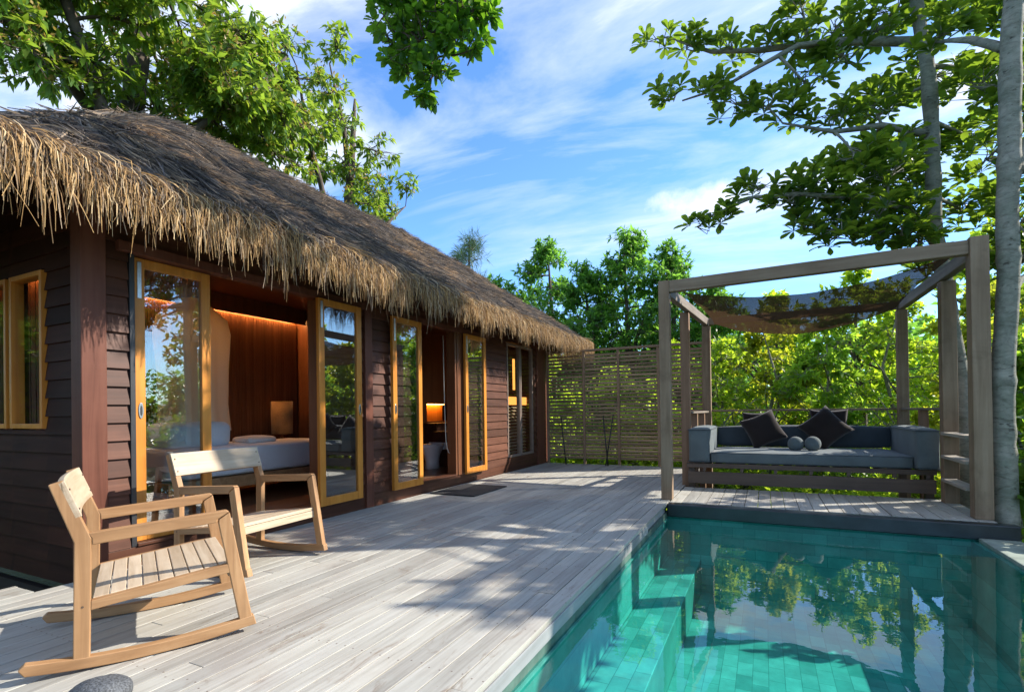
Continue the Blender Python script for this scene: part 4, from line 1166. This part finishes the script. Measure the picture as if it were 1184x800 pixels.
l2 = [(t2, [.26, .22, .17, .11, .03]),
      ([(-9.1, 9.35, 4.0), (-8.7, 9.9, 5.2), (-8.5, 10.4, 6.0), (-8.4, 10.9, 6.5)], [.09, .06, .04, .012]),
      ([(-9.1, 9.35, 4.2), (-8.8, 8.6, 5.6), (-8.6, 7.9, 6.9), (-8.5, 7.5, 8.2)], [.1, .07, .05, .015]),
      ([(-8.8, 9.3, 6.5), (-8.5, 8.8, 7.6), (-8.5, 8.4, 8.8)], [.08, .05, .015])]
c2 = [((x, y, z), (r, r, r * .65), w) for x, y, z, r, w in [
    (-8.5, 7.6, 8.9, .55, 1), (-8.5, 8.2, 9.0, .5, .9), (-8.5, 8.6, 8.4, .55, 1), (-8.5, 8.0, 8.1, .55, 1), (-8.5, 7.4, 8.0, .5, .9), (-8.5, 9.1, 7.9, .55, 1), (-8.5, 8.6, 7.5, .6, 1.1), (-8.5, 8.0, 7.3, .6, 1.1), (-8.5, 9.5, 7.3, .55, 1), (-8.5, 9.0, 6.9, .6, 1.1),
    (-8.5, 8.4, 6.6, .55, 1), (-8.5, 9.9, 7.0, .5, .9), (-8.5, 10.2, 6.7, .5, .8), (-8.5, 9.5, 6.4, .55, 1), (-8.5, 10.5, 6.9, .4, .7), (-8.5, 10.7, 6.3, .4, .7), (-8.5, 10.1, 6.0, .5, .8), (-8.5, 7.5, 6.8, .5, .9), (-8.5, 9.0, 5.9, .5, .9), (-8.5, 10.95, 6.5, .3, .4), (-8.5, 8.2, 5.8, .5, .8),
    (-9.4, 8.5, 7.8, .7, 1), (-9.6, 9.4, 7.2, .7, 1), (-9.5, 10.1, 6.2, .6, 1), (-9.3, 7.9, 7.0, .6, 1)]]
c2 = [((p[0] + random.uniform(-.7, .5), p[1], p[2]), r, w) for p, r, w in c2]
make_tree('mango_tree', 'broad leafy tree rising behind the middle of the thatched roof', 'tree', t2[0], l2, c2, 'lance', M['leaf_mango'], M['bark_dark'], .16, 20, 8, 3, .45, None, (.2, M['flower']), 32, .009)

# trees beyond the slatted screen
def simple_tree(name, label, x, y, top, rx, low, ncl, cr, leaf, lm, size, seed, bark='bark_dark', group=None, tw=16, ros=7, al=2, taper=.5, droop=.3, flip=.35, trunk_r=None):
    rg = np.random.default_rng(seed); gz = ground_z(x, y)
    h = top - gz; tr = trunk_r or (.03 + .016 * h)
    path = [(x, y, gz - .1), (x + rg.normal(0, .1), y + rg.normal(0, .1), gz + h * .3), (x + rg.normal(0, .15), y + rg.normal(0, .15), gz + h * .6), (x + rg.normal(0, .1), y, top - .25)]
    limbs = [(path, [tr, tr * .8, tr * .5, tr * .12])]
    cl = []
    for k in range(ncl):
        t = (k + rg.uniform(0, 1)) / ncl
        z = low + (top - low) * t
        rr = rx * (1 - t ** 2 * (1 - .12)) * (1 if t > .15 else .75 + t)
        rr = rr * taper + rx * (1 - taper) * math.sqrt(max(.04, 1 - (2 * t - .9) ** 2 if t > .45 else 1))
        a = rg.uniform(0, 6.28); q = rg.uniform(.25, 1) ** .6 * rr * .85
        k2 = cr * rg.uniform(.7, 1.3) * (1 - .45 * t)
        cl.append(((x + q * math.cos(a), y + q * math.sin(a), z - k2 * .3), (k2, k2, k2 * .75), .9))
    for k in range(5):
        a = rg.uniform(0, 6.28); zz = gz + h * rg.uniform(.25, .6)
        limbs.append(([(x, y, zz), (x + rx * .35 * math.cos(a), y + rx * .35 * math.sin(a), zz + h * .12), (x + rx * .65 * math.cos(a), y + rx * .65 * math.sin(a), zz + h * .2)], [tr * .4, tr * .25, tr * .08]))
    return make_tree(name, label, 'tree' if 'tree' in name else 'shrub', (x, y, gz - .1), limbs, cl, leaf, lm, M[bark], size, tw, ros, al, droop, group, None, seed, .008 if size > .09 else .006, flip)
GB = 'trees beyond the slatted screen'
for i, (x, y, top, rx, low, lab) in enumerate([
    (-9.6, 18.5, 6.4, 1.7, .5, 'leafy tree just above the far end of the thatch'),
    (-7.6, 19.2, 7.9, 1.9, .3, 'tallest rounded tree above the left part of the screen'),
    (-5.9, 18.6, 6.5, 1.5, .2, 'lower leafy tree between two taller ones above the screen'),
    (-4.4, 19.0, 7.7, 1.35, .2, 'tall narrow tree above the middle of the screen'),
    (-2.9, 18.8, 6.9, 1.3, .0, 'narrow tree just left of the pergola corner'),
    (-1.5, 18.4, 5.2, 1.5, -.3, 'dark leafy tree behind the left pergola posts')]):
    simple_tree('leafy_tree', lab, x, y, top, rx * 1.3, low, 62, .92, 'lance', M['leaf_dark'], .21, 40 + i, group=GB, tw=20, ros=7, al=3, taper=.35)
simple_tree('wispy_tree', 'feathery grey green tree peeking over the thatch ridge', -12.2, 20.5, 9.4, 1.5, 4.5, 26, .7, 'needle', M['leaf_grey'], .42, 52, tw=14, ros=14, al=8, droop=.1)
GS = 'sunny shrubs behind the pergola'
i = 0
for (x, y, top, rx, low, lab) in [
    (-.9, 12.2, 2.6, 1.0, -.6, 'yellow green shrub just right of the screen end'),
    (.1, 13.4, 3.4, 1.3, -.6, 'yellow green shrub behind the left half of the daybed'),
    (1.3, 12.8, 3.2, 1.2, -.6, 'spreading shrub with pale stems behind the daybed middle'),
    (2.5, 13.2, 3.6, 1.3, -.6, 'yellow green shrub behind the right half of the daybed'),
    (3.6, 12.0, 3.3, 1.2, -.8, 'bright shrub seen between the right pergola posts'),
    (3.3, 9.8, 2.1, .9, -1.0, 'low bright shrub beside the right side of the pergola'),
    (4.6, 10.6, 3.2, 1.2, -1.4, 'bright shrub right of the corner tree')]:
    simple_tree('shrub', lab, x, y, top, rx, low, 38, .46, ('rhomb', 'oval', 'lance')[i % 3], M[('leaf_bright', 'leaf_sun', 'leaf_lime')[i % 3]], (.095, .12, .15)[i % 3], 60 + i, 'bark_pale', GS, tw=15, ros=8, al=4, taper=.25, droop=.2, flip=.6, trunk_r=.055)
    i += 1
for (x, y, top, rx, low, lab) in [
    (-3.4, 13.0, 2.2, 1.1, -.8, 'shrub behind the left bays of the screen'),
    (-5.4, 13.6, 2.6, 1.2, -.8, 'shrub behind the far corner of the bungalow'),
    (-2.1, 13.6, 2.8, 1.1, -.8, 'shrub behind the right bays of the screen'),
    (-4.4, 12.0, 1.3, .9, -.8, 'low shrub at the foot of the screen, bungalow side'),
    (-2.6, 11.6, 1.0, .8, -.8, 'low shrub at the foot of the screen, middle'),
    (-1.2, 11.2, .6, .7, -.9, 'low shrub at the foot of the screen, pergola side')]:
    simple_tree('shrub', lab, x, y, top, rx, low, 30, .5, 'rhomb', M['leaf_bright'], .12, 60 + i, 'bark_pale', 'shrubs behind the screen', tw=16, ros=8, al=3, taper=.25, droop=.15, flip=.6, trunk_r=.03)
    i += 1
for (x, y, top, rx, low, lab) in [
    (.2, 16.8, 4.4, 1.6, -.4, 'green tree farther back above the left shrubs'),
    (2.4, 17.2, 5.0, 1.7, -.4, 'green tree farther back above the right shrubs'),
    (4.8, 15.5, 5.4, 1.8, -.6, 'green tree beyond the right pergola posts'),
    (6.8, 13.5, 4.4, 1.6, -1., 'green tree at the far right beyond the trunks')]:
    simple_tree('leafy_tree', lab, x, y, top, rx, low, 42, .7, 'rhomb', M['leaf_bright'], .17, 80 + i, 'bark_dark', 'trees on the slope behind the pergola', tw=15, ros=8, al=3, taper=.3, flip=.5)
    i += 1
# broad-leaved plants in the bed at the right
for (x, y, h, lab) in [(2.75, 6.9, 1.0, 'broad leaved plant by the pale trunk'), (2.6, 6.3, .55, 'low broad leaved plant at the pool corner'), (3.1, 7.6, .9, 'taller broad leaved plant behind the pale trunk')]:
    gz = ground_z(x, y)
    rgp = np.random.default_rng(int(h * 100))
    limbs = [([(x, y, gz - .05), (x + .03, y, gz + .6), (x, y + .02, h - .2)], [.03, .025, .012])]
    cl = [((x + rgp.normal(0, .22), y + rgp.normal(0, .22), gz + .5 + (h - gz - .4) * (k + .5) / 12), (.26, .26, .18), .8) for k in range(12)]
    make_tree('garden_plant', lab, 'plant', (x, y, gz - .05), limbs, cl, 'oval', M['leaf_lush'], M['bark_dark'], .17, 9, 6, 2, .25, 'broad leaved plants by the pool corner', None, int(h * 70), .006)
# trees off to the right of the pool that dapple the deck
for k, (x, y, top, rx, low, lab) in enumerate([
    (7.6, 10.4, 5.0, 1.7, -.5, 'leafy tree beyond the pool, out to the right'),
    (9.5, 4.5, 6.5, 2.0, .0, 'leafy tree farthest right across the pool'),
    (6.6, 7.2, 2.7, 1.2, -.8, 'lower leafy tree across the pool')]):
    simple_tree('leafy_tree', lab, x, y, top, rx, low, 36, .7, 'oval', M['leaf_almond'], .18, 95 + k, 'bark_pale', 'trees across the pool', tw=13, ros=8, al=2)

for k, (x, y, top, rx, low, lab) in enumerate([  # unseen shrubs added to block sky from end windows and end wall
    (-8.8, -.3, 3.4, 1.5, -1.2, 'unseen dense shrub added beside the end wall of the bungalow, out to the left'),
    (-11.0, -.6, 4.6, 1.8, -1.2, 'unseen tall dense shrub added farther left of the bungalow')]):
    simple_tree('shrub', lab, x, y, top, rx, low, 46, .62, 'oval', M['leaf_lime'], .17, 295 + k, 'bark_pale', 'added shrubs left of the bungalow', tw=18, ros=8, al=4, taper=.2, flip=.5, trunk_r=.05)
for k, (x, y, top, rx, low, lab) in enumerate([
    (-11.5, -1.2, 6.5, 2.2, -.8, 'leafy tree behind the photographer, toward the bungalow side'),
    (-5.5, -7.5, 6.5, 2.2, -.5, 'leafy tree behind the photographer, middle'),
    (-1.0, -8.5, 6.0, 2.2, -.5, 'leafy tree behind the photographer, toward the pool side')]):
    simple_tree('leafy_tree', lab, x, y, top, rx, low, 36, .9, 'oval', M['leaf_almond'], .24, 195 + k, 'bark_pale', 'trees behind the photographer', tw=13, ros=8, al=2)

# ground cover and the wooded slope beyond
def scatter(name, n, fn, kind, size, mat, seed, label):
    rg = np.random.default_rng(seed)
    P = []; D = []; S = []
    while len(P) < n:
        r = fn(rg)
        if r is None: continue
        P.append(r[0]); D.append(r[1]); S.append(size * rg.uniform(.6, 1.4))
    V, F = place_leaves(kind, np.array(P), np.array(D), np.array(S), rg, .6)
    o = fastmesh(name, V, F, mat); o['kind'] = 'stuff'; o['label'] = label
    return o
def cover(rg):
    x = rg.uniform(-7, 9); y = rg.uniform(9.3, 17)
    if x > 2.3 and rg.random() < .3: y = rg.uniform(4, 9.3)
    if mnoise.noise((x * .9, y * .9, 9)) < -.12: return None
    return (x, y, ground_z(x, y) + abs(rg.normal(0, .12))), (rg.normal(0, 1), rg.normal(0, 1), rg.uniform(.2, 1.2))
scatter('ground_cover', 26000, cover, 'rhomb', .13, M['leaf_bright'], 3, 'low leafy ground cover below the pergola')
def wood_far(rg):
    x = rg.uniform(-34, 40); y = rg.uniform(24, 46)
    top = 4.2 + 2.2 * mnoise.noise((x * .22, y * .22, 4)) + 1.0 * mnoise.noise((x * .8, y * .8, 2)) + .07 * (y - 24)
    gz = ground_z(x, y)
    z = gz + (top - gz) * rg.uniform(.0, 1) ** .5
    return (x, y, z), (rg.normal(0, 1), rg.normal(0, 1), rg.normal(0, .6))
scatter('far_woodland', 70000, wood_far, 'rhomb', .42, M['leaf_dark'], 4, 'wooded slope beyond the garden')
#@@END

# ------------------------------------------------------------------ light, sky, camera
SUN_AZ = 33.0      # degrees from +X towards +Y
SUN_EL = 33.0
sd = Vector((math.cos(rad(SUN_EL)) * math.cos(rad(SUN_AZ)), math.cos(rad(SUN_EL)) * math.sin(rad(SUN_AZ)), math.sin(rad(SUN_EL))))
sl = bpy.data.lights.new('sun', 'SUN'); sl.energy = 5.0; sl.angle = rad(.53); sl.color = (1, .93, .83)
so = bpy.data.objects.new('sun', sl); COL.objects.link(so); so.rotation_euler = sd.to_track_quat('Z', 'Y').to_euler()
wld = bpy.data.worlds.new('World'); scene.world = wld; wld.use_nodes = True
nt = wld.node_tree; nt.nodes.clear()
out = nt.nodes.new('ShaderNodeOutputWorld'); bg = nt.nodes.new('ShaderNodeBackground')
sky = nt.nodes.new('ShaderNodeTexSky'); sky.sky_type = 'NISHITA'; sky.sun_disc = False
sky.sun_elevation = rad(SUN_EL); sky.sun_rotation = rad(90 - SUN_AZ); sky.air_density = 1.0; sky.dust_density = .15; sky.ozone_density = 1.5
tc = nt.nodes.new('ShaderNodeTexCoord')
# clouds on a flat layer: direction divided by height
sep = nt.nodes.new('ShaderNodeSeparateXYZ'); L(nt, tc.outputs['Generated'], sep.inputs[0])
mx = nt.nodes.new('ShaderNodeMath'); mx.operation = 'MAXIMUM'; L(nt, sep.outputs[2], mx.inputs[0]); mx.inputs[1].default_value = .03
ad = nt.nodes.new('ShaderNodeMath'); ad.operation = 'ADD'; L(nt, mx.outputs[0], ad.inputs[0]); ad.inputs[1].default_value = .12
cbx = nt.nodes.new('ShaderNodeCombineXYZ')
for k in range(2):
    dv = nt.nodes.new('ShaderNodeMath'); dv.operation = 'DIVIDE'; L(nt, sep.outputs[k], dv.inputs[0]); L(nt, ad.outputs[0], dv.inputs[1]); L(nt, dv.outputs[0], cbx.inputs[k])
mp = nt.nodes.new('ShaderNodeMapping'); mp.inputs['Rotation'].default_value = (0, 0, rad(-20)); mp.inputs['Scale'].default_value = (.55, 1.5, 1); mp.inputs['Location'].default_value = (1.7, .4, 0)
L(nt, cbx.outputs[0], mp.inputs[0])
c1_ = N(nt, 'ShaderNodeTexNoise', Scale=1.3, Detail=9, Roughness=.62, Distortion=.5); L(nt, mp.outputs[0], c1_.inputs['Vector'])
c2_ = N(nt, 'ShaderNodeTexNoise', Scale=.7, Detail=3, Roughness=.5); L(nt, cbx.outputs[0], c2_.inputs['Vector'])
sm = nt.nodes.new('ShaderNodeMath'); sm.operation = 'MULTIPLY_ADD'; L(nt, c2_.outputs[0], sm.inputs[0]); sm.inputs[1].default_value = .7; L(nt, c1_.outputs[0], sm.inputs[2])
cr = ramp(nt, sm.outputs[0], [(.74, (0, 0, 0)), (.90, (.40,) * 3), (1.06, (.9,) * 3)])
white = nt.nodes.new('ShaderNodeRGB'); white.outputs[0].default_value = (5.2, 5.5, 5.9, 1)
hz = ramp(nt, sep.outputs[2], [(.22, (.25,) * 3), (.42, (1, 1, 1))])
cfac = mixc(nt, 1, cr.outputs[0], hz.outputs[0], 'MULTIPLY')
skyc = mixc(nt, cfac, mixc(nt, 1, sky.outputs[0], (.70, 1.03, 1.42), 'MULTIPLY'), white.outputs[0])
mp2 = nt.nodes.new('ShaderNodeMapping'); mp2.vector_type = 'POINT'
mp2.inputs['Location'].default_value = (.086 / .10, -.93 / .10, -.352 / .026); mp2.inputs['Scale'].default_value = (1 / .10, 1 / .10, 1 / .026)
L(nt, tc.outputs['Generated'], mp2.inputs[0])
ln_ = nt.nodes.new('ShaderNodeVectorMath'); ln_.operation = 'LENGTH'; L(nt, mp2.outputs[0], ln_.inputs[0])
pn = N(nt, 'ShaderNodeTexNoise', Scale=16, Detail=7, Roughness=.6); L(nt, tc.outputs['Generated'], pn.inputs['Vector'])
pa = nt.nodes.new('ShaderNodeMath'); pa.operation = 'MULTIPLY_ADD'; L(nt, pn.outputs[0], pa.inputs[0]); pa.inputs[1].default_value = -2.2; L(nt, ln_.outputs['Value'], pa.inputs[2])
pr_ = ramp(nt, pa.outputs[0], [(0, (.95,) * 3), (.25, (0, 0, 0))])
pf = nt.nodes.new('ShaderNodeMath'); pf.operation = 'ADD'; L(nt, pa.outputs[0], pf.inputs[0]); pf.inputs[1].default_value = .78; L(nt, pf.outputs[0], pr_.inputs[0])
pr_.color_ramp.elements[1].position = .75
skyc = mixc(nt, pr_.outputs[0], skyc, white.outputs[0])
L(nt, skyc, bg.inputs[0]); bg.inputs[1].default_value = .13
L(nt, bg.outputs[0], out.inputs[0])

cd = bpy.data.cameras.new('camera'); cam = bpy.data.objects.new('camera', cd); COL.objects.link(cam)
Fv = Vector((-.44115914, .89741246, .00543091)); Rv = Vector((.89730373, .44119061, -.01403068)); Uv = Vector((.01498737, .00131659, .99988682))
cam.matrix_world = Matrix(((Rv.x, Uv.x, -Fv.x, 0), (Rv.y, Uv.y, -Fv.y, 0), (Rv.z, Uv.z, -Fv.z, 1.08), (0, 0, 0, 1)))
cd.sensor_width = 36; cd.lens = 593.27 / 1184 * 36
cd.shift_y = 71.71 / 1184
cd.clip_start = .05; cd.clip_end = 3000
scene.camera = cam
scene.view_settings.view_transform = 'Standard'; scene.view_settings.look = 'None'
scene.view_settings.exposure = .9; scene.view_settings.gamma = 1
scene.cycles.max_bounces = 10; scene.cycles.transparent_max_bounces = 16; scene.cycles.transmission_bounces = 6
scene.cycles.diffuse_bounces = 4; scene.cycles.glossy_bounces = 4
scene.cycles.caustics_reflective = False; scene.cycles.caustics_refractive = False
scene.cycles.use_denoising = True
scene.cycles.sample_clamp_indirect = 6
